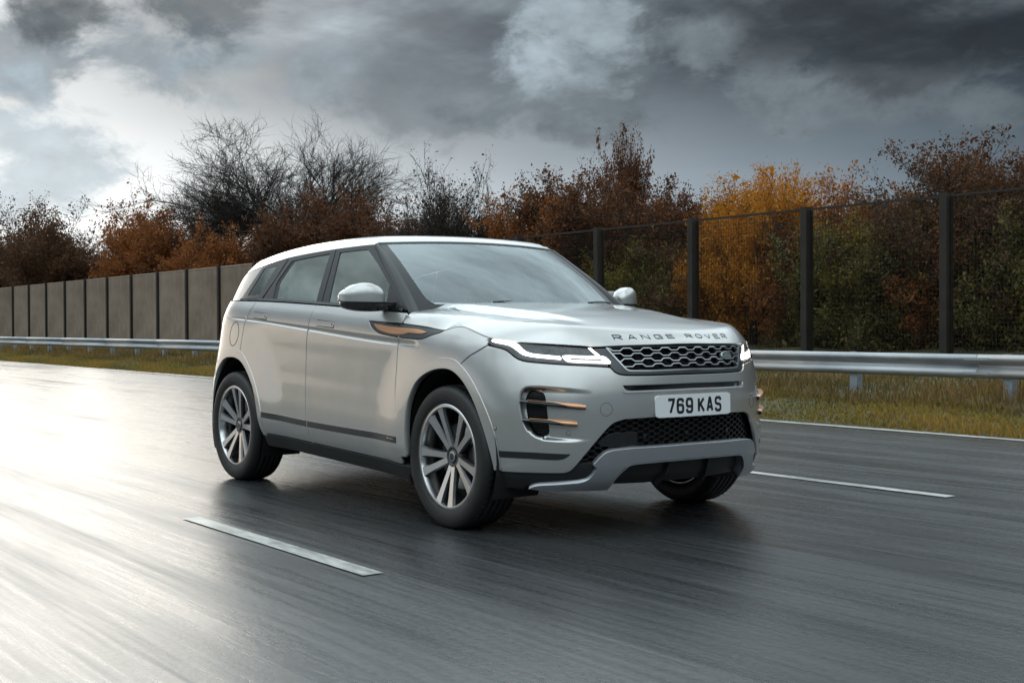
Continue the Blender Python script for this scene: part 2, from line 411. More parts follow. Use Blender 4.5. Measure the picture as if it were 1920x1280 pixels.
#      species: seed, height, stems, leaves per tip, leaf size, leaf spread, branching, angle
CFG = {'r': [(1, 4, 7, 15, .030, .075, (7, 5, 4), .66), (2, 4, 7, 15, .030, .075, (7, 5, 4), .66)], 'b': [(3, 4, 8, 12, .029, .07, (7, 5, 4), .62), (4, 4, 7, 12, .029, .07, (7, 5, 4), .66)],
       'd': [(5, 4, 7, 13, .031, .07, (7, 5, 4), .62), (6, 4, 7, 13, .031, .07, (7, 5, 4), .60)], 'g': [(7, 4, 8, 18, .029, .09, (7, 5, 4), .60)], 't': [(9, 4, 9, 2, .024, .06, (7, 6, 5), .48)],
       'o': [(11, 3, 8, 18, .026, .085, (7, 5, 4), .70)], 'y': [(13, 3, 8, 18, .026, .085, (7, 5, 4), .66)]}
for sp, cfg in CFG.items():
    PROTO[sp] = []
    for seed, h, st, nl, size, spr, kids, ang in cfg:
        mb, tips, rng = shrub_proto(seed, h, st, nl, size, 3, kids, ang=ang)
        st_me = bpy.data.meshes.new('stems'); st_me.from_pydata([tuple(map(float, v)) for v in mb.V], [], mb.F); st_me.materials.append(bark)
        V, F, rnd = leaves(rng, tips, nl, size, spr)
        PROTO[sp].append((st_me, leaf_mesh('foliage', V, F, rnd, LEAF[sp]), h))
KIND = {'r': 'rust-leaved', 'b': 'brown-leaved', 'd': 'dark russet', 'g': 'golden-leaved', 't': 'bare twiggy', 'o': 'olive green', 'y': 'yellow-green'}
SN = {'r': 'rust_shrub', 'b': 'brown_shrub', 'd': 'russet_shrub', 'g': 'golden_shrub', 't': 'twiggy_shrub', 'o': 'olive_shrub', 'y': 'yellow_shrub'}
prng = random.Random(5)
PL = []
def img_x(x, y): v = Vector((x, y, 1))-cam.matrix_world.translation; return v.dot(_r2)/v.dot(_d)
def plant(x, y, sp, top, wide=1.0, row='front row', sink=.05):
    z0 = verge_z(x, y)-sink; st, lf, h = prng.choice(PROTO[sp]); k = (top-z0)/h; kw = min(max(k*.92, .85), 1.9)*wide
    e = tag(empty(SN[sp], (x, y, z0), prng.uniform(0, 6.28)), None, 'shrub', KIND[sp]+' shrubs in the '+row+' behind the fence')
    e.scale = (kw, kw, k)
    inst('trunk', st, e); inst('crown', lf, e)
    PL.append((KIND[sp], row, img_x(x, y), e)); return e
ORD = 'first second third fourth fifth sixth seventh eighth ninth tenth eleventh twelfth thirteenth fourteenth fifteenth sixteenth seventeenth eighteenth nineteenth twentieth'.split()
def label_plants():
    for key in {(a, b) for a, b, _, _ in PL}:
        q = sorted([p for p in PL if p[:2] == key], key=lambda p: p[2])
        for i, p in enumerate(q):
            n = ORD[i] if i < 20 else 'twenty-'+ORD[i-20] if i < 29 else 'thirtieth' if i == 29 else 'thirty-'+ORD[i-30]
            p[3]['label'] = f"{n} {key[0]} shrub from the left in the {key[1]} behind the fence" if len(q) > 1 else f"only {key[0]} shrub in the {key[1]} behind the fence"
VEG = [(-84.8,16.3,'b',9.4),(-82.8,18.0,'b',9.0),(-76.6,18.0,'b',9.5),(-65.7,16.3,'b',8.2),(-65.0,17.2,'b',6.9),(-62.5,18.0,'b',6.2),(-56.1,17.2,'r',6.7),(-56.6,18.0,'r',8.3),(-53.6,18.0,'r',7.1),(-45.8,16.3,'r',5.8),(-45.1,18.0,'r',5.6),(-36.2,16.3,'d',5.4),(-36.2,17.2,'d',6.2),(-34.2,17.2,'d',6.1),(-33.8,18.0,'d',5.3),(-29.5,16.3,'d',4.6),(-28.3,16.3,'t',5.3),(-30.1,18.0,'t',5.9),(-27.7,17.2,'t',6.8),(-27.6,18.0,'t',5.6),(-26.3,18.0,'t',5.7),(-24.1,17.2,'r',5.0),(-23.1,17.2,'r',5.0),(-23.0,18.0,'d',5.6),(-20.0,16.3,'r',4.8),(-19.0,16.3,'d',4.9),(-20.0,18.0,'d',4.9),(-20.3,17.6,'d',6.5),(-9.3,17.7,'d',4.9),(-8.2,18.3,'d',4.7),(-7.4,17.4,'d',4.6),(-17.2,16.3,'d',4.8),(-18.0,18.0,'r',4.6),(-16.9,17.2,'d',4.3),(-16.1,18.0,'g',4.6),(-13.7,16.3,'g',4.4),(-14.4,18.0,'g',3.9),(-12.2,16.3,'t',3.9),(-11.2,16.3,'r',4.3),(-11.8,18.0,'r',4.0),(-9.9,16.3,'b',3.9),(-9.9,17.2,'b',4.7),(-8.5,16.3,'b',4.6),(-8.5,17.2,'b',4.3),(-7.8,17.2,'b',4.4),(-7.3,18.0,'b',4.3)]
for x, y, sp, top in VEG: plant(x, y, sp, top, .42 if top == 6.5 else 1.0)
LOW = [(-20.7,'o'),(-19.6,'r'),(-18.4,'y'),(-17.4,'y'),(-16.4,'o'),(-15.4,'d'),(-14.6,'g'),(-13.6,'g'),(-12.6,'r'),(-11.5,'o'),(-10.7,'y'),(-10.0,'o'),(-9.2,'r'),(-8.5,'o'),(-7.8,'b'),(-7.1,'o'),(-6.3,'y'),(-5.5,'o'),(-4.4,'o'),(-3.2,'r'),(-2.0,'o')]
for x, sp in LOW: plant(x, 16.1, sp, 3.2 if sp != 'g' else 3.9, .95 if sp != 'g' else .66, 'low row close', 1.1)
for x, y, t in ((-15.6,18.6,4.8),): plant(x, y, 'g', t, .70, 'middle row')
x = -140.
while x < 3:
    sp = ('b' if x < -66 else prng.choice('rbr') if x < -46 else prng.choice('dbdr') if x < -24 else prng.choice('rdd') if x < -17 else prng.choice('bro')); t = float(np.interp(x, [-92,-76,-64,-56,-46,-34,-24,-16,-8,-4], [8.2,8.0,5.6,6.2,5.2,5.4,4.7,4.4,4.1,4.0]))
    plant(x, prng.uniform(18.4, 20.4), sp, t*prng.uniform(.82, 1.0), 1.15, 'middle row', .5)
    x += prng.uniform(1.3, 2.0) if x > -40 else prng.uniform(1.9, 2.8) if x > -92 else prng.uniform(4, 6)
x = -145.
while x < 3:
    sp = prng.choice('rbbd' if x < -40 else 'rddbo'); t = 6.0 if x < -58 else (5.2 if x < -30 else 4.4)
    plant(x, prng.uniform(21.5, 24), sp, t*prng.uniform(.85, 1.08), 1.35, 'back row', .8)
    x += prng.uniform(1.6, 2.5) if x > -40 else prng.uniform(2.4, 3.4) if x > -96 else prng.uniform(4, 6)
label_plants()
def bare_tree(seed, x, y, top, wide, label, lean=0.):
    rng = np.random.default_rng(seed); mb = MB(); tips = []
    spec = dict(wig=.09, up=.035, levels=5, kids=(7, 6, 6, 5, 5), first=.26, trunk=True, rmin=.009, ang=.58, short=.93)
    grow(rng, mb, tips, np.zeros(3), np.array([lean, 0, 1.]), 5.2, .26, 0, spec)
    V = np.array(mb.V); k = (top-verge_z(x, y))/V[:, 2].max(); kw = wide/np.ptp(V[:, 0])
    V *= np.array([kw, kw, k])
    nt = 6*6
    e = tag(empty('bare_tree', (x, y, verge_z(x, y)-.05)), label, 'tree', 'bare trees above the thicket')
    split = 30
    tf = [f for f in mb.F if max(f) < 36]; cf = [f for f in mb.F if max(f) >= 36]
    mesh_obj('trunk', V[:36], tf, bark, e); mesh_obj('crown', V[36:], [tuple(i-36 for i in f) for f in cf if min(f) >= 36], bark, e)
    return e
bare_tree(21, -46.5, 21, 10.7, 11.0, 'tallest bare tree with a spreading crown above the fence', .03)
bare_tree(34, -52.0, 20.5, 9.7, 10.5, 'slightly lower bare tree, left of the tallest one')
bare_tree(55, -50.6, 23.5, 10.9, 11.0, 'bare tree standing between and behind the other bare trees')
bare_tree(61, -55.5, 22.0, 8.6, 7.5, 'leftmost and smallest bare tree above the thicket')
# ---------------------------------------------------------------- verge grass
def grass_patch(name, n, xr, yr, hr, seed, cols, label):
    rng = np.random.default_rng(seed)
    x = xr[0]+(xr[1]-xr[0])*rng.uniform(0, 1, n)**.8; y = rng.uniform(*yr, n)
    clump = np.sin(x*1.3+np.sin(y*2.1)*1.5)*np.sin(y*1.9+x*.4)
    h = rng.uniform(*hr, n)*(1+.45*clump)
    a = rng.uniform(0, 2*np.pi, n); w = rng.uniform(.006, .012, n); ln = rng.normal(0, .35, (n, 2))*h[:, None]
    z = np.array([verge_z(p, q) for p, q in zip(x, y)])-.01
    b0 = np.stack([x-w*np.cos(a), y-w*np.sin(a), z], 1); b1 = np.stack([x+w*np.cos(a), y+w*np.sin(a), z], 1)
    m0 = np.stack([x+ln[:, 0]*.35-w*.7*np.cos(a), y+ln[:, 1]*.35-w*.7*np.sin(a), z+h*.6], 1); m1 = m0+np.stack([1.4*w*np.cos(a), 1.4*w*np.sin(a), 0*a], 1)
    tp = np.stack([x+ln[:, 0], y+ln[:, 1], z+h], 1)
    V = np.stack([b0, b1, m1, m0, tp], 1).reshape(-1, 3)
    F = []
    for i in range(n): k = 5*i; F += [(k, k+1, k+2, k+3), (k+3, k+2, k+4)]
    rnd = np.repeat(np.clip(.5+.3*clump+rng.normal(0, .22, n), 0, 1), 5)
    o = bpy.data.objects.new(name, leaf_mesh(name, V, F, rnd, leaf_material(name+'_blades', *cols))); col.objects.link(o)
    return tag(o, label, 'grass', kind='stuff')
grass_patch('short_grass', 75000, (-50, 3), (5.98, 7.6), (.025, .07), 3, ((.11, .10, .02), (.25, .175, .035), (.36, .21, .05)), 'short green verge grass beside the edge line')
grass_patch('long_grass', 42000, (-50, 3), (7.2, 10.5), (.07, .20), 4, ((.075, .08, .022), (.19, .12, .04), (.30, .19, .07)), 'long dry grass round the crash barrier posts')

# ---------- car surfaces (metres; x forward from the front axle, y to the car's left, z up) ----------
def spl(xs, ys):
    "monotone cubic (pchip) interpolator"
    xs = np.asarray(xs, float); ys = np.asarray(ys, float)
    h = np.diff(xs); d = np.diff(ys) / h
    m = np.zeros_like(ys)
    for i in range(1, len(xs) - 1):
        if d[i-1] * d[i] > 0:
            w1 = 2*h[i] + h[i-1]; w2 = h[i] + 2*h[i-1]
            m[i] = (w1 + w2) / (w1/d[i-1] + w2/d[i])
    m[0] = d[0]; m[-1] = d[-1]
    def f(x):
        x = np.asarray(x, float)
        k = np.clip(np.searchsorted(xs, x) - 1, 0, len(h) - 1)
        t = (x - xs[k]) / h[k]
        lo = x < xs[0]; hi = x > xs[-1]
        a = ys[k]; b = ys[k+1]
        r = (2*t**3-3*t**2+1)*a + (t**3-2*t**2+t)*h[k]*m[k] + (-2*t**3+3*t**2)*b + (t**3-t**2)*h[k]*m[k+1]
        r = np.where(lo, ys[0] + m[0]*(x-xs[0]), r)
        return np.where(hi, ys[-1] + m[-1]*(x-xs[-1]), r)
    return f
def sstep(a, b, x):
    t = np.clip((np.asarray(x, float) - a) / (b - a), 0, 1)
    return t*t*(3-2*t)

X1, X2 = 0.0, -2.55
XF = spl([.10,.20,.25,.30,.37,.45,.58,.70,.78,.84,.90,.945,1.0,1.1], [.62,.735,.79,.832,.857,.868,.876,.879,.874,.866,.850,.838,.80,.70])
XR = spl([.10,.25,.35,.5,.7,.95,1.1,1.23,1.4], [-3.2,-3.38,-3.45,-3.49,-3.49,-3.42,-3.35,-3.27,-3.2])
ZBELT = spl([-3.4,-2.35,-1.5,-.48,.3], [1.245,1.222,1.185,1.128,1.10])
ZCR = spl([-2.9,-2.43,-1.526,-.707,-.30,.3,.9], [1.122,1.097,1.030,.967,.945,.92,.90])
ZST = spl([-2.9,-2.2,-1.53,-.39,.9], [.50,.476,.450,.428,.40])
ZSI = spl([-2.9,-2.1,-1.5,-.37,.9], [.37,.350,.332,.295,.27])
YPROF = spl([-.4,-.12,0,.04,.14,.22,.35,.5,.65,.8,.86,.93,1.0,1.1,1.4], [.62,.850,.900,.916,.931,.931,.9265,.9205,.9165,.914,.908,.893,.866,.81,.62])
YFRONT = spl([-.4,-.12,0,.04,.14,.22,.35,.5,.65,.8,.86,.93,1.0,1.1,1.4], [.62,.850,.890,.902,.911,.914,.916,.9165,.9145,.906,.895,.868,.83,.76,.60])
def qz(x, z):
    a, d = ZSI(x), ZBELT(x)
    return (z-a)/(d-a)
def flare(x, z):
    r1 = np.hypot(x-0.02, (z-.372)*1.0); r2 = np.hypot(x+2.66, z-.372)
    return .030*(1-sstep(.44,.80,r1)) + .026*(1-sstep(.44,.80,r2))
def YS(x, z):
    x = np.asarray(x, float); z = np.asarray(z, float)
    q = qz(x, z)
    w = sstep(-.6, .1, x)
    y = YPROF(q)*(1-w) + YFRONT(q)*w
    y = y + .012*(1-((x+1.3)/1.3)**2).clip(-1, 1) - .010     # gentle plan curvature
    y = y + flare(x, z)
    zc = ZCR(x); h = .012 + .026*sstep(-2.5, -.6, x)
    t = .0075*(1-sstep(-.36, -.26, x))*sstep(-3.0, -2.5, x)
    g = np.where(z > zc, sstep(0, 1, (zc+h-z)/h), 1-sstep(0, .012, zc-z))
    return y - t*g
# plan parameter: l = arc length from the front centre line along the right side
def cspl(pts):
    "natural cubic spline through 2-D points, chord parameter scaled to 0..1"
    P = np.asarray(pts, float); n = len(P)
    t = np.concatenate([[0], np.cumsum(np.hypot(*np.diff(P, axis=0).T))]); t /= t[-1]
    h = np.diff(t); A = np.zeros((n, n)); R = np.zeros((n, 2)); A[0, 0] = A[-1, -1] = 1
    for i in range(1, n-1):
        A[i, i-1] = h[i-1]; A[i, i] = 2*(h[i-1]+h[i]); A[i, i+1] = h[i]
        R[i] = 6*((P[i+1]-P[i])/h[i]-(P[i]-P[i-1])/h[i-1])
    A[0, 0], A[0, 1] = 2*h[0], h[0]; d0 = np.array([0., 1.])*np.hypot(*(P[1]-P[0]))/h[0]
    R[0] = 6*((P[1]-P[0])/h[0]-d0)
    M = np.linalg.solve(A, R)
    def f(u):
        u = np.clip(np.asarray(u, float), 0, 1); k = np.clip(np.searchsorted(t, u)-1, 0, n-2)
        a = ((t[k+1]-u)/h[k])[..., None]; b = 1-a; hh = (h[k]**2)[..., None]/6
        return a*P[k]+b*P[k+1]+((a**3-a)*M[k]+(b**3-b)*M[k+1])*hh
    return f
FLO = cspl([(1,0),(.987,.283),(.960,.415),(.923,.525),(.872,.635),(.80,.752),(.70,.85),(.58,.928),(.45,.975),(.30,.996),(.15,1.0),(0,1)])
FHI = cspl([(1,0),(.965,.3),(.915,.46),(.86,.575),(.79,.68),(.71,.775),(.61,.865),(.5,.93),(.4,.968),(.28,.99),(.14,1),(0,1)])
RRR = cspl([(1,0),(.985,.3),(.95,.53),(.90,.68),(.82,.81),(.72,.90),(.58,.96),(.42,.988),(.25,.998),(.12,1.0),(0,1)])
def _len(f, sx):
    u = np.linspace(0, 1, 600); p = f(u)*np.array([sx, .92])
    return u, np.concatenate([[0], np.cumsum(np.hypot(*np.diff(p, axis=0).T))])
_uf, _lf = _len(FLO, .878-X1); LF = _lf[-1]
_ur, _lr = _len(RRR, 3.49+X2); LR = _lr[-1]
LS = X1-X2
LTOT = LF+LS+LR
def PB(l, z):
    "lower body: arc length l (>0 right side, <0 left side), height z -> xyz"
    l = np.asarray(l, float); z = np.asarray(z, float)
    l, z = np.broadcast_arrays(l, z)
    s = np.where(l < 0, 1., -1.); a = np.abs(l)
    u = np.interp(a, _lf, _uf); w = sstep(.60, .98, z)[..., None]
    F = FLO(u)*(1-w)+FHI(u)*w
    R = RRR(np.interp(LTOT-a, _lr, _ur))
    front = a < LF; mid = a < LF+LS
    x = np.where(front, X1+(XF(z)-X1)*F[..., 0], np.where(mid, X1-(a-LF), X2+(XR(z)-X2)*R[..., 0]))
    fy = np.where(front, F[..., 1], np.where(mid, 1., R[..., 1]))
    return np.stack([x, s*YS(x, z)*fy, z], -1)
def lx(x):      # l on the straight side for a given x
    return LF + X1 - x
# ---------- bonnet ----------
ZHC = spl([-.6,-.36,-.1,.1,.3,.5,.65,.76,.80,.825,.845], [1.195,1.185,1.160,1.138,1.110,1.075,1.046,1.020,1.004,.985,.955])
YB = spl([-3.3,-3.0,-2.7,-2.4,-2.0,-1.5,-1.0,-.54], [.70,.775,.818,.838,.850,.854,.849,.828])
def YG(x, z):
    dz = z-ZBELT(x); return YB(x)-.40*dz-.12*dz*np.abs(dz)
def PG(x, z, side=-1):
    x, z = np.broadcast_arrays(np.asarray(x, float), np.asarray(z, float))
    return np.stack([x, side*YG(x, z), z], -1)
# ---------- domed panels (bonnet, roof): base height minus a roll-off towards the outline ----------
def cat2(P, n=12):
    "Catmull-Rom through points (any dimension)"
    P = np.asarray(P, float); Q = np.vstack([2*P[0]-P[1], P, 2*P[-1]-P[-2]]); out = []
    for i in range(1, len(Q)-2):
        a, b, c, d = Q[i-1:i+3]; t = np.linspace(0, 1, n, endpoint=False)[:, None]
        out.append(.5*((2*b)+(c-a)*t+(2*a-5*b+4*c-d)*t**2+(3*b-a-3*c+d)*t**3))
    out.append(P[-1:]); return np.vstack(out)
class Dome:
    def __init__(s, base, edge, rad, p):          # edge: (n,3) outline polyline that rolls off, rad: (n,)
        s.base, s.e, s.r, s.p = base, np.asarray(edge, float), np.asarray(rad, float), p
        s.D = s.base(s.e[:, 0], s.e[:, 1])-s.e[:, 2]
    def z(s, x, y):
        x = np.asarray(x, float).ravel(); y = np.asarray(y, float).ravel(); out = np.empty(len(x))
        A = s.e[:-1, :2]; B = s.e[1:, :2]; AB = B-A; L2 = (AB**2).sum(1)+1e-12
        for i in range(0, len(x), 2000):
            P = np.stack([x[i:i+2000], y[i:i+2000]], 1)
            t = np.clip(((P[:, None]-A)*AB).sum(-1)/L2, 0, 1)
            q = A+t[..., None]*AB; d = np.hypot(*(P[:, None]-q).transpose(2, 0, 1)); k = d.argmin(1); ar = np.arange(len(k))
            tt = t[ar, k]; D = s.D[:-1][k]*(1-tt)+s.D[1:][k]*tt; R = s.r[:-1][k]*(1-tt)+s.r[1:][k]*tt
            out[i:i+2000] = s.base(P[:, 0], P[:, 1])-D*np.clip(1-d[ar, k]/R, 0, 1)**s.p
        return out
    def __call__(s, x, y):
        x, y = np.broadcast_arrays(np.asarray(x, float), np.asarray(y, float))
        return np.stack([x, y, s.z(x, y).reshape(x.shape)], -1)
HSHUT = np.array([(0,.952),(.10,.952),(.37,.950),(.505,.946),(.582,.945),(.776,.956),(.947,.969),(1.038,.978),(1.137,.990),(1.178,.998),(1.221,1.009),(1.295,1.028),(1.353,1.041),(1.413,1.050),(1.494,1.047),(1.535,1.039),(1.573,1.031),(1.65,1.036),(1.736,1.045),(1.86,1.055),(1.988,1.066)])
HSH = cat2(HSHUT, 8)
_hp = PB(HSH[:, 0], HSH[:, 1])
def mir(E): return np.vstack([E[::-1]*np.array([1, -1, 1]), E[1:]])
def hood_base(x, y):
    x = np.asarray(x, float); y = np.abs(np.asarray(y, float))
    z = ZHC(x)-.018*(y/.8)**2-.020*sstep(.55, .9, y)
    yc = .60-.20*sstep(-.5, .5, x)
    fade = 1-sstep(.05, .62, x)
    return z-.026*fade*sstep(yc-.035, yc+.075, y)
_hr = .10+.07*sstep(.7, 1.2, HSH[:, 0])-.085*sstep(1.50, 1.80, HSH[:, 0])
HOOD = Dome(hood_base, mir(_hp), np.concatenate([_hr[::-1], _hr[1:]]), 1.75)
COWL = cat2([(-.492,-.872),(-.515,-.80),(-.525,-.70),(-.50,-.58),(-.455,-.42),(-.415,-.22),(-.40,0)], 8)
ZR = spl([-3.3,-3.1,-2.8,-2.4,-2.0,-1.6,-1.3,-1.15,-1.05], [1.505,1.528,1.568,1.604,1.624,1.630,1.624,1.608,1.592])
def roof_base(x, y): return ZR(x)-.020*(np.abs(y)/.6)**2
RSIDE = [(-1.152,1.544),(-1.30,1.5435),(-1.60,1.538),(-1.93,1.527),(-2.235,1.511),(-2.43,1.493),(-2.62,1.472),(-2.80,1.452),(-2.95,1.432)]
_rs = np.array([(x, -YG(x, z)+.002, z) for x, z in RSIDE])
_rf = np.array([(-1.075-.077*u**2, -.648*u, 1.575-.018*u**2) for u in np.linspace(0, 1, 7)])
_rb = np.array([(-3.04,-.575,1.452),(-3.12,-.50,1.468),(-3.20,-.35,1.482),(-3.235,-.18,1.49),(-3.245,0,1.493)])
ROOFE = np.vstack([cat2(_rf, 6), cat2(_rs, 6), cat2(_rb, 6)])
_rr = np.concatenate([np.full(37, .13), np.full(len(cat2(_rs, 6)), .15), np.full(len(cat2(_rb, 6)), .10)])
ROOF = Dome(roof_base, mir(ROOFE), np.concatenate([_rr[::-1], _rr[1:]]), 2.0)
# ---------- windscreen, rear screen, pillars ----------
def PW(u, v):
    u, v = np.broadcast_arrays(np.asarray(u, float), np.asarray(v, float)); a = np.abs(u)
    b = np.stack([-.395-.145*a**2.2, .745*u, 1.160-.028*a**2], -1); t = np.stack([-1.078-.077*a**2, .648*u, 1.568-.018*a**2], -1)
    p = b+(t-b)*v[..., None]; n = np.array([.5, 0, .86])
    return p+n*(.022*4*v*(1-v))[..., None]
ALINE = cat2([(-1.152,1.542),(-.936,1.401),(-.752,1.285),(-.517,1.126)], 10)
def PA(u, v):
    "A pillar: u 0 at the screen, 1 at the door line; v 0 base .. 1 top (right side)"
    u, v = np.broadcast_arrays(np.asarray(u, float), np.asarray(v, float))
    s = PW(-np.ones_like(v), v)
    k = np.linspace(0, 1, len(ALINE)); x = np.interp(1-v, k, ALINE[:, 0]); z = np.interp(1-v, k, ALINE[:, 1])
    d = np.stack([x, -YG(x, z), z], -1)
    m = s+(d-s)*u[..., None]; n = np.array([.45, -.75, .48])
    return m+n*(.014*4*u*(1-u))[..., None]
# ---------------------------------------------------------------- panel machinery
def in_poly(P, poly):
    x, y = P[:, 0], P[:, 1]; r = np.zeros(len(P), bool); n = len(poly)
    for i in range(n):
        (x0, y0), (x1, y1) = poly[i], poly[(i+1) % n]
        if y0 == y1: continue
        c = (y0 > y) != (y1 > y)
        r ^= c & (x < (x1-x0)*(y-y0)/(y1-y0)+x0)
    return r
def seg_dist(P, poly):
    A = poly; B = np.roll(poly, -1, 0); AB = B-A; L2 = (AB**2).sum(1)+1e-14; out = np.full(len(P), 9.)
    for i in range(0, len(P), 1500):
        p = P[i:i+1500]; t = np.clip(((p[:, None]-A)*AB).sum(-1)/L2, 0, 1); q = A+t[..., None]*AB
        out[i:i+1500] = np.hypot(*(p[:, None]-q).transpose(2, 0, 1)).min(1)
    return out
def resample(poly, h, ang=32):
    "closed polygon -> even spacing, corners kept"
    P = np.asarray(poly, float); keep = np.hypot(*(P-np.roll(P, 1, 0)).T) > 1e-5; P = P[keep]
    n = len(P); a = P-np.roll(P, 1, 0); b = np.roll(P, -1, 0)-P
    tn = np.degrees(np.abs(np.arctan2(a[:, 0]*b[:, 1]-a[:, 1]*b[:, 0], (a*b).sum(1))))
    cor = [i for i in range(n) if tn[i] > ang] or [0]
    out = []
    for k, i in enumerate(cor):
        j = cor[(k+1) % len(cor)]; idx = [i]; q = i
        while True:
            q = (q+1) % n; idx.append(q)
            if q == j: break
        run = P[idx]; s = np.concatenate([[0], np.cumsum(np.hypot(*np.diff(run, axis=0).T))])
        m = max(1, int(round(s[-1]/h))); t = np.linspace(0, s[-1], m+1)[:-1]
        out.append(np.stack([np.interp(t, s, run[:, 0]), np.interp(t, s, run[:, 1])], 1))
    return np.vstack(out)
def area(P): x, y = P[:, 0], P[:, 1]; return .5*np.sum(x*np.roll(y, -1)-y*np.roll(x, -1))
def out_normals(P):
    "outward 2-D vertex normals of a counter-clockwise polygon"
    a = P-np.roll(P, 1, 0); b = np.roll(P, -1, 0)-P
    a /= np.linalg.norm(a, axis=1, keepdims=True)+1e-12; b /= np.linalg.norm(b, axis=1, keepdims=True)+1e-12
    na = np.stack([a[:, 1], -a[:, 0]], 1); nb = np.stack([b[:, 1], -b[:, 0]], 1); m = na+nb
    L = np.linalg.norm(m, axis=1, keepdims=True); m /= L+1e-12
    k = 1/np.clip((m*na).sum(1), .5, 1)
    return m, k[:, None]
class Surf:
    def __init__(s, f, sg=1., e=1.5e-3): s.f, s.sg, s.e = f, sg, e
    def __call__(s, Q, off=0.):
        Q = np.asarray(Q, float); P = s.f(Q[..., 0], Q[..., 1])
        return P if np.all(off == 0.) else P+s.n(Q)*np.asarray(off)[..., None]
    def n(s, Q):
        Q = np.asarray(Q, float); u, v = Q[..., 0], Q[..., 1]; e = s.e
        n = np.cross(s.f(u+e, v)-s.f(u-e, v), s.f(u, v+e)-s.f(u, v-e))*s.sg
        return n/(np.linalg.norm(n, axis=-1, keepdims=True)+1e-12)
    def d(s, Q, D):
        "3-D unit direction of the 2-D direction D"
        Q = np.asarray(Q, float); e = s.e; p = s.f(Q[..., 0]+D[..., 0]*e, Q[..., 1]+D[..., 1]*e)-s.f(Q[..., 0]-D[..., 0]*e, Q[..., 1]-D[..., 1]*e)
        return p/(np.linalg.norm(p, axis=-1, keepdims=True)+1e-12)
def panel(name, S, poly, material, parent, holes=(), h=.03, gap=.0030, lip=.014, off=0., bev=.0016, hole_lip=None, extra=None, hb=None, ang=32):
    hb = hb or h*.6
    loops = []
    for k, q in enumerate([poly, *holes]):
        q = np.asarray(q, float)
        if area(q) < 0: q = q[::-1]
        q = resample(q, hb, ang); m, kk = out_normals(q)
        sgn = 1 if k == 0 else -1
        q = q-sgn*m*kk*(gap+bev if k == 0 else bev); loops.append((q, m*sgn))
    outer = loops[0][0]
    lo, hi = outer.min(0), outer.max(0)
    g = [];  row = 0; y = lo[1]+h*.5
    while y < hi[1]:
        xs = np.arange(lo[0]+h*.5+(h*.5 if row % 2 else 0), hi[0], h); g.append(np.stack([xs, np.full(len(xs), y)], 1)); y += h*.87; row += 1
    G = np.vstack(g) if g else np.zeros((0, 2))
    if extra is not None and len(extra):
        E = np.asarray(extra, float)
        if len(G):
            dd = np.array([np.hypot(*(E-p).T).min() for p in G]); G = G[dd > h*.35]
        G = np.vstack([G, E])
    ok = in_poly(G, outer) & (seg_dist(G, outer) > h*.35 if extra is None else seg_dist(G, outer) > h*.12)
    for q, _ in loops[1:]: ok &= ~in_poly(G, q) & (seg_dist(G, q) > h*.30)
    G = G[ok]
    pts = [tuple(p) for q, _ in loops for p in q]+[tuple(p) for p in G]
    edges = []; k = 0; spans = []
    for q, _ in loops:
        n = len(q); edges += [(k+i, k+(i+1) % n) for i in range(n)]; spans.append((k, n)); k += n
    V2, _, F2, ov, _, _ = delaunay_2d_cdt([Vector(p) for p in pts], edges, [], 0, 1e-7)
    V2 = np.array([(v.x, v.y) for v in V2]); F2 = np.array([tuple(f) for f in F2 if len(f) == 3])
    c = V2[F2].mean(1); ok = in_poly(c, outer)
    for q, _ in loops[1:]: ok &= ~in_poly(c, q)
    F2 = F2[ok]
    inv = {}
    for i, l in enumerate(ov):
        for j in l: inv[j] = i
    P = S(V2); N = S.n(V2); P = P+N*off
    fn = np.cross(P[F2[:, 1]]-P[F2[:, 0]], P[F2[:, 2]]-P[F2[:, 0]]); fl = (fn*N[F2[:, 0]]).sum(1) < 0
    F2[fl] = F2[fl][:, ::-1]
    V = [P]; NN = [N]; F = [tuple(f) for f in F2]; base = len(P)
    for li, ((k0, n), (q, m)) in enumerate(zip(spans, loops)):
        dep = lip if li == 0 else (hole_lip if hole_lip is not None else lip)
        idx = [inv[k0+i] for i in range(n)]
        p0 = S(q)+S.n(q)*off; nn = S.n(q); od = S.d(q, m)
        p1 = p0+od*bev-nn*bev; p2 = p1-nn*dep; n1 = (od+.4*nn); n1 /= np.linalg.norm(n1, axis=1, keepdims=True)
        V += [p1, p2]; NN += [n1, od]
        for i in range(n):
            j = (i+1) % n
            a, b, c_, d_ = idx[i], idx[j], base+j, base+i
            f1, f2 = (a, b, c_, d_), (base+i, base+j, base+n+j, base+n+i)
            if np.dot(np.cross(p0[j]-p0[i], p1[i]-p0[i]), od[i]+nn[i]) < 0: pass
            else: f1, f2 = f1[::-1], f2[::-1]
            # orient by outward direction
            F.append(f1[::-1]); F.append(f2[::-1])
        base += 2*n
    return mesh_obj(name, np.vstack(V), F, material, parent, True, np.vstack(NN))
def crv(pts, n=8): return cat2(pts, n)
def poly_cat(*cs):
    out = []
    for c in cs:
        for p in np.asarray(c, float):
            if not out or np.hypot(*(out[-1]-p)) > 1e-6: out.append(np.asarray(p, float))
    if np.hypot(*(out[0]-out[-1])) < 1e-6: out.pop()
    return np.array(out)
def mx(P): return np.asarray(P, float)*np.array([-1, 1])            # the same outline on the car's other side
def both(P): P = np.asarray(P, float); return poly_cat(P, mx(P)[::-1])   # half outline, centre line to centre line -> closed
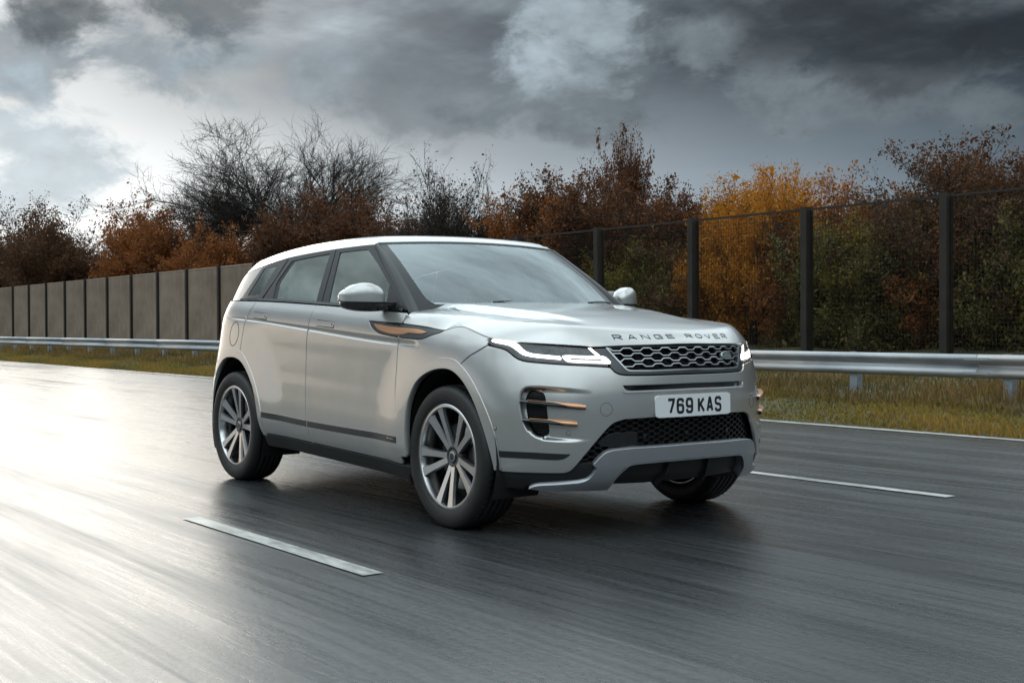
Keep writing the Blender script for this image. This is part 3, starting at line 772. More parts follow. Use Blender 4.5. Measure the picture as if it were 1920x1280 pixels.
def ribbon(S, line, w, o0, o1, closed=False, mb=None):
    "bar of width w swept along a line on a surface between offsets o0 and o1"
    Q = np.asarray(line, float); n = len(Q)
    t = (np.roll(Q, -1, 0)-np.roll(Q, 1, 0)) if closed else np.gradient(Q, axis=0)
    if not closed and n > 2:
        a = Q[1:-1]-Q[:-2]; b = Q[2:]-Q[1:-1]; a /= np.linalg.norm(a, axis=1, keepdims=True)+1e-12; b /= np.linalg.norm(b, axis=1, keepdims=True)+1e-12; t[1:-1] = a+b
        k = np.ones(n); k[1:-1] = 1/np.clip(np.sqrt((1+(a*b).sum(1))/2), .6, 1)
    else: k = np.ones(n)
    t /= np.linalg.norm(t, axis=1, keepdims=True)+1e-12; s = np.stack([-t[:, 1], t[:, 0]], 1)*(w/2)*k[:, None]
    L, Rr = Q+s, Q-s
    mb = mb or MB(); b0 = len(mb.V); nl, nr = S.n(L), S.n(Rr); pl, pq = S(L), S(Rr)
    A = [pl+nl*o1, pq+nr*o1, pq+nr*o0, pl+nl*o0]
    for i in range(n):
        for q in A: mb.V.append(tuple(q[i]))
    for i in range(n if closed else n-1):
        j = (i+1) % n
        for e in range(4): mb.F.append((b0+4*i+e, b0+4*i+(e+1) % 4, b0+4*j+(e+1) % 4, b0+4*j+e))
    if not closed: mb.F += [tuple(b0+e for e in range(4))[::-1], tuple(b0+4*(n-1)+e for e in range(4))]
    return mb
def recalc(o):
    import bmesh
    bm = bmesh.new(); bm.from_mesh(o.data); bmesh.ops.recalc_face_normals(bm, faces=bm.faces); bm.to_mesh(o.data); bm.free(); return o
GLYPH = {'R': [[(0,0),(0,1),(.72,1),(1,.86),(1,.62),(.72,.45),(0,.45)], [(.45,.45),(1,0)]], 'A': [[(0,0),(.44,1),(.56,1),(1,0)], [(.2,.3),(.8,.3)]], 'N': [[(0,0),(0,1),(1,0),(1,1)]],
         'G': [[(1,.82),(.82,1),(.2,1),(0,.8),(0,.2),(.2,0),(1,0),(1,.48),(.55,.48)]], 'E': [[(1,1),(0,1),(0,0),(1,0)], [(0,.5),(.9,.5)]],
         'O': [[(.2,0),(.8,0),(1,.2),(1,.8),(.8,1),(.2,1),(0,.8),(0,.2),(.2,0)]], 'V': [[(0,1),(.45,0),(.55,0),(1,1)]], 'L': [[(0,1),(0,0),(1,0)]],
         'D': [[(0,0),(0,1),(.7,1),(1,.75),(1,.25),(.7,0),(0,0)]], '7': [[(0,1),(1,1),(.96,.86),(.38,0)]],
         '6': [[(1,.76),(.95,.92),(.78,1),(.22,1),(.05,.92),(0,.76),(0,.24),(.05,.08),(.22,0),(.78,0),(.95,.08),(1,.24),(1,.36),(.95,.50),(.78,.57),(0,.57)]],
         'K': [[(0,0),(0,1)], [(.95,1),(.04,.40)], [(.30,.58),(1,0)]],
         'S': [[(1,.78),(.95,.92),(.78,1),(.22,1),(.05,.92),(0,.78),(0,.69),(.06,.58),(.2,.53),(.8,.47),(.94,.42),(1,.31),(1,.22),(.95,.08),(.78,0),(.22,0),(.05,.08),(0,.22)]]}
GLYPH['9'] = [[(1-x, 1-y) for x, y in GLYPH['6'][0]]]
def glyph(S, ch, u, v, w, hh, sw, o0, o1, name, material, parent, dirn=1, fill=6):
    "one character drawn as bars on a surface; (u, v) its lower left centre line, dirn the reading direction in u"
    mb = MB()
    for k, st in enumerate(GLYPH[ch]):
        pts = [(u+dirn*x*w, v+y*hh) for x, y in st]; cl = pts[0] == pts[-1]
        if cl: pts = pts[:-1]
        mb = ribbon(S, pts, sw, o0, o1+.00012*k, cl, mb)
    return recalc(mb.build(name, material, parent))
# ---------------------------------------------------------------- car materials
def paint_material(name, c, metal=.62, rough=.34):
    m, t, b = mat(name)
    co = t.new('ShaderNodeTexCoord').outputs['Object']
    n = t.noise(co, 5, 5, .6); drops = t.noise(co, 240, 2, .5)
    t.l.new(t.mix(t.ss(n, .3, .7), tuple(q*.97 for q in c), tuple(q*1.02 for q in c)), b.inputs['Base Color'])
    b.inputs['Metallic'].default_value = metal; b.inputs['Roughness'].default_value = rough
    b.inputs['Coat Weight'].default_value = .9; b.inputs['Coat IOR'].default_value = 1.6
    t.l.new(t.lin(n, .3, .7, .02, .07), b.inputs['Coat Roughness'])
    t.l.new(t.bump(t.ss(drops, .62, .8), .05, .0015), b.inputs['Normal'])
    return m
PAINT = paint_material('silver_paint', (.54, .53, .515), .74, .29)
BLACKG = simple('gloss_black', (.012, .012, .013), .12, coat=.6)
BLACKM = simple('black_plastic', (.018, .018, .019), .5, bumps=(350, .15, .001))
DARKT = simple('dark_trim', (.055, .057, .062), .32, metal=.3, coat=.5)
FRAME = simple('pillar_black', (.022, .022, .024), .30, spec=.35)
INNER = simple('inner_black', (.008, .008, .008), .8)
SILV = simple('satin_silver', (.52, .53, .55), .28, metal=.9)
SKIDM = simple('satin_grey', (.40, .41, .43), .34, metal=.7, coat=.3)
COPPER = simple('copper_trim', (.70, .36, .20), .28, metal=.75, coat=.3)
RUBBER = varied('tyre_rubber', (.009, .009, .009), (.018, .0175, .017), 8, (.45, .65), (.15, .003))
ALLOY = simple('turned_alloy', (.66, .66, .66), .22, metal=1.)
ALLOYD = simple('dark_alloy', (.10, .10, .105), .35, metal=.8)
IRON = simple('brake_iron', (.25, .24, .23), .4, metal=.9)
LETTER = simple('dark_chrome', (.06, .065, .075), .25, metal=.8)
PLATE = simple('plate_white', (.80, .81, .82), .3, coat=.3)
PBLACK = simple('plate_black', (.01, .01, .01), .35)
DRL = simple('running_light', (1, 1, 1), .3, emis=(1, .98, .93), es=4.5)
BEAM = simple('lit_projector', (.8, .85, 1), .2, emis=(.75, .85, 1), es=.08)
SEAT = simple('pale_leather', (.34, .33, .31), .5, bumps=(30, .1, .003))
DASH = simple('dash_grey', (.05, .05, .052), .6)
BADGEG = simple('badge_green', (.02, .06, .04), .25, coat=.6)
REDL = simple('tail_lens', (.25, .01, .01), .15, coat=.8)
def glass_material(name, tint, refl, tr):
    m, t, b = mat(name)
    g = t.new('ShaderNodeBsdfGlossy'); g.inputs['Roughness'].default_value = .03; g.inputs[0].default_value = (*refl, 1)
    tp = t.new('ShaderNodeBsdfTransparent'); tp.inputs[0].default_value = (*tint, 1)
    f = t.new('ShaderNodeFresnel'); f.inputs[0].default_value = tr
    mxs = t.new('ShaderNodeMixShader'); t.l.new(f.outputs[0], mxs.inputs[0]); t.l.new(tp.outputs[0], mxs.inputs[1]); t.l.new(g.outputs[0], mxs.inputs[2])
    t.l.new(mxs.outputs[0], t.n['Material Output'].inputs[0])
    return m
SCREEN = glass_material('windscreen_glass', (.62, .69, .70), (.90, .98, 1.0), 2.9)
TINT = glass_material('side_glass', (.60, .70, .62), (.93, 1.0, .92), 2.7)
LENS = glass_material('lamp_lens', (.92, .93, .94), (1, 1, 1), 1.45)
# ---------------------------------------------------------------- the car
car = tag(empty('car'), 'silver compact SUV with its headlights lit driving on the wet road', 'car')
SB = Surf(PB, -1.)
FOGP = cat2([(.56,.729),(.66,.738),(.733,.745),(.839,.753),(.900,.7545),(.936,.750),(.955,.734),(.962,.707),(.960,.665),(.952,.620),(.936,.570),(.908,.528),(.861,.500),(.804,.490),(.70,.484),(.60,.484),(.56,.488)], 6)
def fog_depth(l, z):
    l, z = np.broadcast_arrays(np.asarray(l, float), np.asarray(z, float)); a = np.abs(l).ravel(); zz = z.ravel(); out = np.zeros(len(a))
    m = (a > .60) & (a < .97) & (zz > .47) & (zz < .77)
    if m.any():
        P = np.stack([a[m], zz[m]], 1); ins = in_poly(P, FOGP); d = seg_dist(P, FOGP[:-1] if False else FOGP)*ins
        k = np.clip((P[:, 0]-.60)/.34, 0, 1); out[m] = .050*k*(.35+.65*k)*sstep(0, .018, d)
    return out.reshape(l.shape)
def PBF(l, z):
    l, z = np.broadcast_arrays(np.asarray(l, float), np.asarray(z, float)); e = 1e-3
    n = -np.cross(PB(l+e, z)-PB(l-e, z), PB(l, z+e)-PB(l, z-e)); n /= np.linalg.norm(n, axis=-1, keepdims=True)
    return PB(l, z)-n*fog_depth(l, z)[..., None]
SF = Surf(PBF, -1.)
# shared shut lines (arc length, height), right-hand side
HEADLOW = crv([(.503,.846),(.588,.852),(.783,.863),(.921,.874),(.971,.884),(1.006,.903),(1.036,.924),(1.068,.937),(1.134,.951),(1.162,.956)])
GRLOW = crv([(0,.804),(.15,.804),(.30,.804),(.41,.806),(.445,.809),(.470,.816),(.488,.829),(.503,.846)])
BSHUT = crv([(1.162,.956),(1.225,.926),(1.282,.901),(1.357,.856)])
ARCH_O = crv([(1.930,.300),(1.945,.418),(1.955,.532),(1.949,.619),(1.924,.693),(1.858,.767),(1.725,.843),(1.570,.883),(1.430,.882),(1.357,.856),(1.276,.800),(1.193,.705),(1.118,.578),(1.080,.473),(1.058,.368),(1.050,.300)])
ARCH_I = crv([(1.862,.300),(1.866,.422),(1.868,.508),(1.860,.590),(1.833,.668),(1.770,.752),(1.666,.807),(1.539,.833),(1.420,.824),(1.320,.768),(1.240,.679),(1.180,.575),(1.135,.471),(1.100,.366),(1.088,.300)])
RARCH_O = crv([(3.66,.300),(3.675,.359),(3.694,.496),(3.730,.586),(3.787,.672),(3.866,.758),(3.963,.838),(4.060,.887),(4.210,.907),(4.350,.893),(4.480,.830),(4.57,.74),(4.63,.63),(4.67,.50),(4.69,.38),(4.69,.30)])
RARCH_I = crv([(3.715,.300),(3.722,.393),(3.752,.522),(3.807,.636),(3.905,.739),(4.001,.805),(4.096,.838),(4.200,.846),(4.330,.835),(4.450,.775),(4.54,.68),(4.59,.58),(4.62,.48),(4.635,.38),(4.635,.30)])
DFRONT = crv([(1.984,1.128),(1.990,1.080),(1.995,1.027),(2.002,.968),(2.004,.85),(1.998,.704),(1.975,.60),(1.955,.532)])
BPOST = crv([(3.063,1.184),(3.066,1.141),(3.082,1.043),(3.095,.93),(3.098,.827),(3.096,.68),(3.083,.531),(3.062,.41),(3.050,.330)])
RDOOR = crv([(3.945,1.219),(3.967,1.184),(4.000,1.141),(4.030,1.079),(4.048,.985),(4.058,.90),(4.060,.887)])
def arch_part(A, p, q):
    i = np.hypot(*(A-np.array(p)).T).argmin(); j = np.hypot(*(A-np.array(q)).T).argmin()
    return A[i:j+1] if i <= j else A[j:i+1][::-1]
BELT = lambda a, b: np.array([(l, float(ZBELT(X1-(l-LF)))) for l in np.linspace(a, b, 30)])
SILL = lambda a, b: np.array([(l, float(ZSI(X1-(l-LF)))) for l in np.linspace(a, b, 24)])
def crease_pts(l0, l1, step=.016):
    o = []
    for l in np.arange(l0, l1, step):
        x = X1-(l-LF); zc = float(ZCR(x)); hh = .012+.026*float(sstep(-2.5, -.6, x))
        o += [(l, zc+hh*q) for q in (1.1, .8, .6, .4, .2)]+[(l, zc-q) for q in (0, .003, .006, .009, .0125, .018)]
    return o
bumper_half = poly_cat(GRLOW, HEADLOW, BSHUT, arch_part(ARCH_O, (1.357,.856), (1.058,.345)), [(1.056,.330)], crv([(1.056,.330),(.879,.329),(.760,.3285)]), crv([(.742,.328),(.715,.333),(.695,.346),(.676,.367)]), crv([(.676,.367),(.603,.458),(.545,.525)]), crv([(.537,.533),(.512,.558),(.480,.577),(.432,.589)]), [(.269,.594), (0,.594)])
MESHP = crv([(.944,.690),(.940,.720),(.926,.735),(.908,.738),(.868,.734),(.848,.722),(.838,.69),(.824,.60),(.814,.54),(.817,.522),(.832,.512),(.856,.512),(.880,.521),(.904,.546),(.922,.582),(.936,.635),(.944,.690)])[:-1]
SLOT = poly_cat([(.442,.757), (0,.760), (-.442,.757)], crv([(-.436,.744),(-.424,.734),(-.400,.730)]), [(0,.733)], crv([(.400,.730),(.424,.734),(.436,.744)]))
ex = []
_q = resample(FOGP, .007); _q = _q if area(_q) > 0 else _q[::-1]; _m, _k = out_normals(_q)
for dlt in (-.006, 0, .0045, .009, .0135, .018, .024): 
    r_ = _q-_m*_k*dlt; ex += [tuple(p) for p in r_[seg_dist(r_, _q) > abs(dlt)*.85] if p[0] > .58]
ex += [(l, z) for l in np.arange(.60, .95, .014) for z in np.arange(.49, .75, .013) if in_poly(np.array([(l, z)]), FOGP)[0] and seg_dist(np.array([(l, z)]), FOGP)[0] > .030]
bmp = panel('front_bumper', SF, both(bumper_half), PAINT, car, [MESHP, mx(MESHP), SLOT], .032, hole_lip=.030, extra=ex+[(-a, b) for a, b in ex], hb=.016)
panel('slot_void', SB, SLOT*np.array([1.01, 1]), BLACKG, bmp, off=-.026, lip=.01, h=.05, gap=-.004)
panel('slot_lip', SB, poly_cat([(.448,.7265),(0,.7285),(-.448,.7265),(-.425,.717),(0,.719),(.425,.717)]), PAINT, bmp, off=.004, lip=.004, h=.02, gap=0)
for s in (1, -1):
    f = (lambda P: P) if s == 1 else mx
    # side parts of the body, each with its own shut lines
    ft = crv(HSHUT[8:17])                                                     # bonnet shut line over the wing
    ventb = crv([(1.573,1.0295),(1.600,1.020),(1.678,1.004),(1.753,.986),(1.852,.984),(2.000,.992)])
    wing = poly_cat(HSH[np.abs(HSH[:, 0]-1.162).argmin():np.abs(HSH[:, 0]-1.573).argmin()+1], ventb, DFRONT[np.hypot(*(DFRONT-np.array([2.000,.992])).T).argmin():], arch_part(ARCH_O, (1.955,.532), (1.357,.856)), BSHUT[::-1], [(1.162,.956)])
    w_ = panel('front_wing', SB, f(wing), PAINT, car, h=.028, extra=[f([p])[0] for p in crease_pts(1.76, 2.0)])
    ventp = poly_cat(crv([(1.573,1.0295),(1.65,1.036),(1.736,1.045),(1.86,1.055),(1.995,1.066)]), crv([(1.995,1.066),(2.13,1.0725),(2.287,1.079),(2.347,1.083)]), crv([(2.347,1.083),(2.308,1.051),(2.240,1.021),(2.145,1.006),(2.000,.992)]), ventb[::-1])
    vt = panel('side_vent', SB, f(ventp), DARKT, car, h=.03, off=-.001, lip=.012, gap=.002)
    panel('vent_blade', SB, f(poly_cat(crv([(2.285,1.066),(2.189,1.0575),(2.016,1.0455),(1.830,1.036),(1.721,1.0205)]), crv([(1.735,1.016),(1.790,1.0105),(1.900,1.016)]), crv([(1.951,1.0075),(2.043,1.009),(2.120,1.016),(2.195,1.028),(2.245,1.042),(2.285,1.066)]))), COPPER, vt, h=.025, off=.004, lip=.006, gap=0)
    panel('vent_slot', SB, f([(2.270,1.0765),(2.000,1.0635),(1.995,1.054),(2.18,1.0645)]), BLACKG, vt, h=.03, off=.0025, lip=.004, gap=0)
    fd = poly_cat(DFRONT, [(1.950,.475),(1.943,.416),(1.930,.372),(1.925,.318)], SILL(1.925, 3.050), BPOST[::-1], BELT(3.063, 1.984))
    ventd = poly_cat([(1.99,1.0655),(2.13,1.0725),(2.287,1.079),(2.347,1.083)], crv([(2.347,1.083),(2.308,1.051),(2.240,1.021),(2.145,1.006),(1.99,.992)]))
    # the door outline runs round the vent
    i0 = np.abs(DFRONT[:, 1]-1.066).argmin(); i1 = np.abs(DFRONT[:, 1]-.992).argmin()
    fd = poly_cat(DFRONT[:i0+1], [(2.13,1.0725),(2.287,1.079),(2.347,1.083)], crv([(2.347,1.083),(2.308,1.051),(2.240,1.021),(2.145,1.006),(2.000,.992)]), DFRONT[i1:], crv([(1.955,.532),(1.950,.475),(1.943,.416),(1.932,.372),(1.925,.318)]), SILL(1.925, 3.050), BPOST[::-1], BELT(3.063, 1.984))
    door = panel('front_door', SB, f(fd), PAINT, car, h=.028, extra=[f([p])[0] for p in crease_pts(2.01, 3.09)])
    rd = poly_cat(BPOST, SILL(3.050, 3.672), arch_part(RARCH_O, (3.672,.345), (4.060,.887)), RDOOR[::-1], BELT(3.945, 3.063))
    rdoor = panel('rear_door', SB, f(rd), PAINT, car, h=.028, extra=[f([p])[0] for p in crease_pts(3.10, 4.03)])
    q_top = np.array([(l, float(ZBELT(PB(l, 1.2)[0]))) for l in np.linspace(4.95, 3.945, 30)])
    rq = poly_cat(RDOOR, arch_part(RARCH_O, (4.060,.887), (4.57,.74)), [(4.60,.72),(4.95,.74),(4.95,.9)], q_top)
    quarter = panel('rear_quarter_panel', SB, f(rq), PAINT, car, h=.028, extra=[f([p])[0] for p in crease_pts(4.06, 4.5)])
    panel('rear_bumper_corner', SB, f(poly_cat(arch_part(RARCH_O, (4.57,.74), (4.69,.32)), [(5.1,.32),(5.1,.74),(4.95,.74),(4.60,.72)])), PAINT, car, h=.04)
    panel('tail_lamp', SB, f([(4.62,1.08),(4.95,1.09),(4.95,.98),(4.66,.98)]), REDL, car, h=.04, off=.004, gap=0)
    # door furniture
    for par, pts, name in ((rdoor, [(3.700,1.1015),(3.905,1.1135),(3.902,1.1475),(3.706,1.1365)], 'door_handle'), (door, [(2.752,1.046),(2.968,1.058),(2.966,1.0885),(2.756,1.0775)], 'door_handle')):
        P = np.array(pts); c = P.mean(0)
        panel('handle_recess', SB, f(c+(P-c)*np.array([1.05, 1.30])), BLACKM, par, h=.05, off=.0006, lip=.001, gap=0, bev=.0004)
        panel(name, SB, f(P), PAINT, par, h=.03, off=.0032, lip=.004, gap=0, bev=.001)
        th = np.linspace(0, 2*np.pi, 14)[:-1]; kc = P[0]+np.array([.020, .018])
        panel('keyhole_cap', SB, f(np.stack([kc[0]+.006*np.cos(th), kc[1]+.006*np.sin(th)], 1)), DARKT, par, h=.006, off=.0045, lip=.001, gap=0, bev=.0003, ang=60)
    th = np.linspace(0, 2*np.pi, 40)[:-1]
    if s == 1:
        fc = np.stack([4.205+.085*np.cos(th), 1.005+.082*np.sin(th)], 1)
        recalc(ribbon(SB, fc, .0045, -.001, .0011, True).build('fuel_flap_gap', BLACKM, quarter))
    # lower black strip and sill
    st_t = lambda l: float(ZST(X1-(l-LF)))+.0195
    for par, a, b in ((door, 1.952, 3.066), (rdoor, 3.072, 3.692)):
        ls = np.linspace(a+.004, b-.004, 24)
        panel('rubbing_strip', SB, f(poly_cat([(l, st_t(l)) for l in ls], [(l, st_t(l)-.037) for l in ls[::-1]])), BLACKG, par, h=.02, off=.0022, lip=.004, gap=0, bev=.001)
    if s: 
        ls = np.linspace(1.972, 2.040, 6); zz = st_t(2.0)-.018
        recalc(ribbon(SB, f([(1.985, zz+.002), (2.045, zz+.004)]), .0045, .002, .0042).build('strip_badge', SILV, door))
        recalc(ribbon(SB, f([(2.052, zz-.002), (2.060, zz+.008)]), .009, .002, .0043).build('strip_badge', COPPER, door))
    rk = np.linspace(1.86, 3.72, 40)
    panel('sill', SB, f(poly_cat([(l, float(ZSI(X1-(l-LF)))-.004) for l in rk], [(l, float(ZSI(X1-(l-LF)))-.085) for l in rk[::-1]])), BLACKM, car, h=.025, off=.002, lip=.06, gap=0)
    # arch trims
    for O, I in ((ARCH_O, ARCH_I), (RARCH_O, RARCH_I)):
        jw = .861 if O is ARCH_O else None
        OO = O[(O[:, 1] > .335)]; II = I[(I[:, 1] > .335)]
        panel('wheel_arch_trim', SB, f(poly_cat(OO, II[::-1])), PAINT, car, h=.018, off=.0045, lip=.032, gap=-.003, bev=.003, hb=.014)
    # front bumper furniture
    panel('mesh_insert', SB, f(MESHP), BLACKM, bmp, off=-.072, lip=.01, h=.04, gap=-.006)
    mb = MB()
    for z in np.arange(.515, .745, .0115): ribbon(SB, f([(l, z+.003*math.sin(l*300)) for l in np.linspace(.81, .955, 16)]), .0035, -.070, -.060, mb=mb)
    o = recalc(mb.build('mesh_bars', BLACKG, bmp)); o['kind'] = 'stuff'
    for (l0, z0, l1, z1) in ((.955,.682,.640,.652), (.937,.592,.680,.571)):
        fb = lambda l, o_: o_
        n = 18; ls = np.linspace(l0, l1, n); zs = np.linspace(z0, z1, n)
        thk = np.interp(np.linspace(0, 1, n), [0, .1, .5, .9, 1], [.016, .022, .026, .030, .024])
        P = []
        for l, z, t_ in zip(ls, zs, thk):
            c = SB(f([(l, z)]))[0]; nn = SB.n(f([(l, z)]))[0]; u = np.array([0, 0, 1.])
            ins = .046*float(np.clip((l-.60)/.34, 0, 1))
            P.append([c+nn*.009+u*t_*.35, c+nn*.014, c+nn*.009-u*t_*.35, c-nn*(.010+ins)-u*t_*.5, c-nn*(.014+ins)+u*t_*.5, c+nn*.009+u*t_*.35])
        bl = MB().grid(np.array(P)); bl.F += [tuple(range(5)), tuple(len(bl.V)-6+i for i in range(5))]
        recalc(bl.build('intake_blade', BLACKG, bmp))
        cp = MB(); PP = []
        for i in range(2, n):
            l, z, t_ = ls[i], zs[i], thk[i]; c = SB(f([(l, z)]))[0]; nn = SB.n(f([(l, z)]))[0]; u = np.array([0, 0, 1.]); g_ = .45+.55*float(sstep(.45, .75, i/n))
            ins = .046*float(np.clip((l-.60)/.34, 0, 1))
            PP.append([c-nn*.012*1+u*(t_*.5+.002), c+nn*.010+u*(t_*.38+.002), c+nn*.0165+u*t_*(.30-.85*g_+.5), c+nn*.013+u*t_*(.30-1.0*g_+.5)])
        recalc(cp.grid(np.array(PP)).build('blade_trim', COPPER, bmp, True))
    th = np.linspace(0, 2*np.pi, 36)[:-1]
    recalc(ribbon(SB, f(np.stack([.533+.0315*np.cos(th), .642+.0315*np.sin(th)], 1)), .0016, -.001, .0009, True).build('tow_cover_gap', BLACKM, bmp))
    for cx_, cz_ in ((.719,.528), (1.092,.546)):
        o_ = -fog_depth(cx_, cz_) if cx_ < 1 else 0.
        panel('parking_sensor', SB, f(np.stack([cx_+.0105*np.cos(th), cz_+.0105*np.sin(th)], 1)), PAINT, bmp, h=.01, off=float(o_)+.0022, lip=.003, gap=0, bev=.0015, ang=60)
        recalc(ribbon(SB, f(np.stack([cx_+.0118*np.cos(th), cz_+.0118*np.sin(th)], 1)), .0018, float(o_)-.002, float(o_)+.0012, True).build('sensor_ring', BLACKM, bmp))
    panel('bumper_strip', SB, f(poly_cat(crv([(1.083,.436),(.98,.436),(.883,.434),(.790,.430),(.706,.426)]), crv([(.706,.426),(.722,.411),(.742,.401),(.770,.3965)]), crv([(.770,.3965),(.85,.399),(.923,.402),(1.076,.404)]))), BLACKG, bmp, h=.02, off=.002, lip=.004, gap=0, bev=.001)
    panel('lower_valance', SB, f(poly_cat([(1.060,.333)], crv([(.879,.332),(.760,.3315)]), crv([(.742,.331),(.700,.345),(.680,.372)]), [(.59,.378),(.575,.358)], crv([(.575,.358),(.595,.325),(.614,.300),(.654,.290)]), crv([(.654,.290),(.859,.275),(.93,.245)]), [(1.055,.24)])), BLACKM, car, h=.03, off=-.010, lip=.05, gap=0)
    panel('air_deflector', SB, f([(.90,.262),(1.02,.262),(1.02,.20),(.93,.20)]), BLACKM, car, h=.03, off=-.05, lip=.02, gap=0)
# lower mouth, skid plate
mouth = poly_cat([(0,.600), (.269,.600), (.432,.594)], crv([(.480,.582),(.512,.563),(.540,.538)]), [(.610,.458), (.690,.362), (.598,.366)], crv([(.570,.404),(.542,.432),(.499,.440)]), [(.381,.445), (0,.449)])
mo = panel('lower_intake', SB, both(mouth), INNER, car, h=.05, off=-.075, lip=.02, gap=-.01)
mb = MB(); k = 0
mouth_full = both(mouth)
for z in np.arange(.366, .596, .0150):
    k += 1; ls = np.arange(-.70, .70, .0060)
    ph = (k % 2)*math.pi
    run = []
    for l in ls:
        tri = np.clip(1.7*math.sin(l/.034*math.pi+ph), -1, 1)
        p = (l, z+.0062*tri)
        if in_poly(np.array([p]), mouth_full)[0]: run.append(p)
        else:
            if len(run) > 2: ribbon(SB, run, .0040, -.050, -.034, mb=mb)
            run = []
    if len(run) > 2: ribbon(SB, run, .0040, -.050, -.034, mb=mb)
o = recalc(mb.build('honeycomb_bars', BLACKG, mo)); o['kind'] = 'stuff'
panel('radar_cover', SB, poly_cat([(.345,.452),(.545,.455)], crv([(.565,.468),(.560,.480),(.525,.508),(.490,.520)]), [(.345,.525)]), BLACKG, mo, h=.03, off=-.030, lip=.012, gap=0)
for cl, cz in ((.30,.50),(.02,.505),(-.30,.50)):
    th = np.linspace(0, 2*np.pi, 20)[:-1]
    panel('parking_sensor', SB, np.stack([cl+.011*np.cos(th), cz+.011*np.sin(th)], 1), BLACKG, mo, h=.01, off=-.024, lip=.01, gap=0, ang=60)
skid_out = poly_cat([(0,.455), (.381,.452)], crv([(.470,.447),(.512,.441),(.542,.430)]), [(.570,.404), (.598,.372), (.578,.358)], crv([(.578,.358),(.590,.330),(.614,.303),(.654,.291)]), crv([(.654,.291),(.760,.283),(.859,.275),(.905,.255)]), [(.829,.246), (.56,.243), (.491,.245)], crv([(.473,.300),(.455,.325),(.425,.355),(.384,.373)]), [(.224,.379), (0,.380)])
panel('skid_plate', SB, both(skid_out), SKIDM, car, h=.026, off=.016, lip=.045, gap=0, bev=.004, hb=.014)
panel('skid_opening', SB, both([(0,.388), (.224,.386), (.39,.380), (.45,.342), (.50,.243), (.25,.236), (0,.234)]), BLACKM, car, h=.03, off=-.030, lip=.03, gap=0)
for cl in (.14, -.14):
    recalc(ribbon(SB, [(cl*1.25,.238), (cl*1.08,.30), (cl,.372)], .007, -.030, -.004).build('skid_fin', BLACKM, car))
recalc(ribbon(SB, both(crv([(0,.3775),(.224,.3765),(.382,.371),(.424,.353),(.455,.323),(.474,.298),(.497,.250)]))[1:-1] if False else crv([(.497,.248),(.474,.298),(.455,.323),(.424,.352),(.382,.3705),(.224,.3765),(0,.3775),(-.224,.3765),(-.382,.3705),(-.424,.352),(-.455,.323),(-.474,.298),(-.497,.248)]), .004, .004, .0185).build('skid_edge', SILV, car))
# ---------------------------------------------------------------- grille and headlamps
gr_in = poly_cat([(0,.829), (.27,.8255)], crv([(.385,.8275),(.402,.830),(.417,.838)]), [(.459,.883), (.513,.945), (.37,.9485), (0,.9505)])
gr_out = poly_cat(GRLOW + np.array([0, .002]), [(.503,.858),(.512,.872)], crv([(.512,.872),(.535,.892),(.558,.915),(.590,.9425)]), [(.505,.9435),(.37,.9475),(0,.9495)])
gtop = [(.37,.9475),(0,.9495),(-.37,.9475)]
grille = panel('grille_surround', SB, both(gr_out), DARKT, car, [both(gr_in*np.array([1, 1])-np.array([0, .0025]))], h=.02, off=-.004, lip=.03, gap=.003, hole_lip=.05, hb=.012)
panel('grille_void', SB, both(gr_in), INNER, grille, h=.05, off=-.060, lip=.01, gap=-.012)
def row(zc, ph, lmax, per=.1185, amp=.0062):
    pts = []
    lim = lmax; k0 = -int(lim/per)-2
    for k in range(k0, -k0+1):
        c = k*per+ph
        for dl, a in ((-.040, -1), (-.0195, -1), (-.0195+.0, -1), (.0, 1), (.0195, 1), (.040, 1)): pass
        pts += [(c-.0500, -1), (c-.0092, -1), (c+.0092, 1), (c+.0500, 1)]
    out = []
    for c, a in sorted(pts): out.append((c, zc+amp*a))
    return [p for p in out if abs(p[0]) < lim]
for k, zc in enumerate((.9345, .9085, .8825, .8560)):
    half = float(np.interp(zc, [.829,.838,.883,.945], [.40,.417,.459,.513]))-.004
    pts = row(zc, (k % 2)*.059+.012, half)
    pts = [(-half, pts[0][1])]+pts+[(half, pts[-1][1])]
    recalc(ribbon(SB, pts, .0042, -.016, -.004).build('grille_bar', SILV, grille))
    recalc(ribbon(SB, pts, .0080, -.034, -.0165).build('grille_backing_bar', BLACKG, grille))
gl = poly_cat(crv([(.511,.943),(.459,.8835),(.419,.8385)]), crv([(.419,.8385),(.403,.8305),(.385,.828)]), [(.27,.8262), (0,.8295)])
recalc(ribbon(SB, poly_cat(gl, mx(gl)[::-1]), .0075, -.020, -.0005).build('grille_edge_trim', SILV, grille))
th = np.linspace(0, 2*np.pi, 48)[:-1]
bd = panel('oval_badge', SB, np.stack([-.312+.050*np.cos(th), .8935+.0215*np.sin(th)], 1), SILV, grille, h=.02, off=.004, lip=.016, gap=0, bev=.002, ang=60)
panel('badge_field', SB, np.stack([-.312+.043*np.cos(th), .8935+.0168*np.sin(th)], 1), BADGEG, bd, h=.02, off=.0055, lip=.001, gap=0, bev=.0005, ang=60)
for i, ch in enumerate('LAND'): glyph(SB, ch, -.290-i*.0125, .8965, .0075, .0075, .0021, .005, .0068, 'badge_letter', SILV, bd, -1)
for i, ch in enumerate('ROVER'): glyph(SB, ch, -.285-i*.0125, .8845, .0075, .0075, .0021, .005, .0068, 'badge_letter', SILV, bd, -1)
htop = HSH[(HSH[:, 0] > .585) & (HSH[:, 0] < 1.19)]-np.array([0, .004])
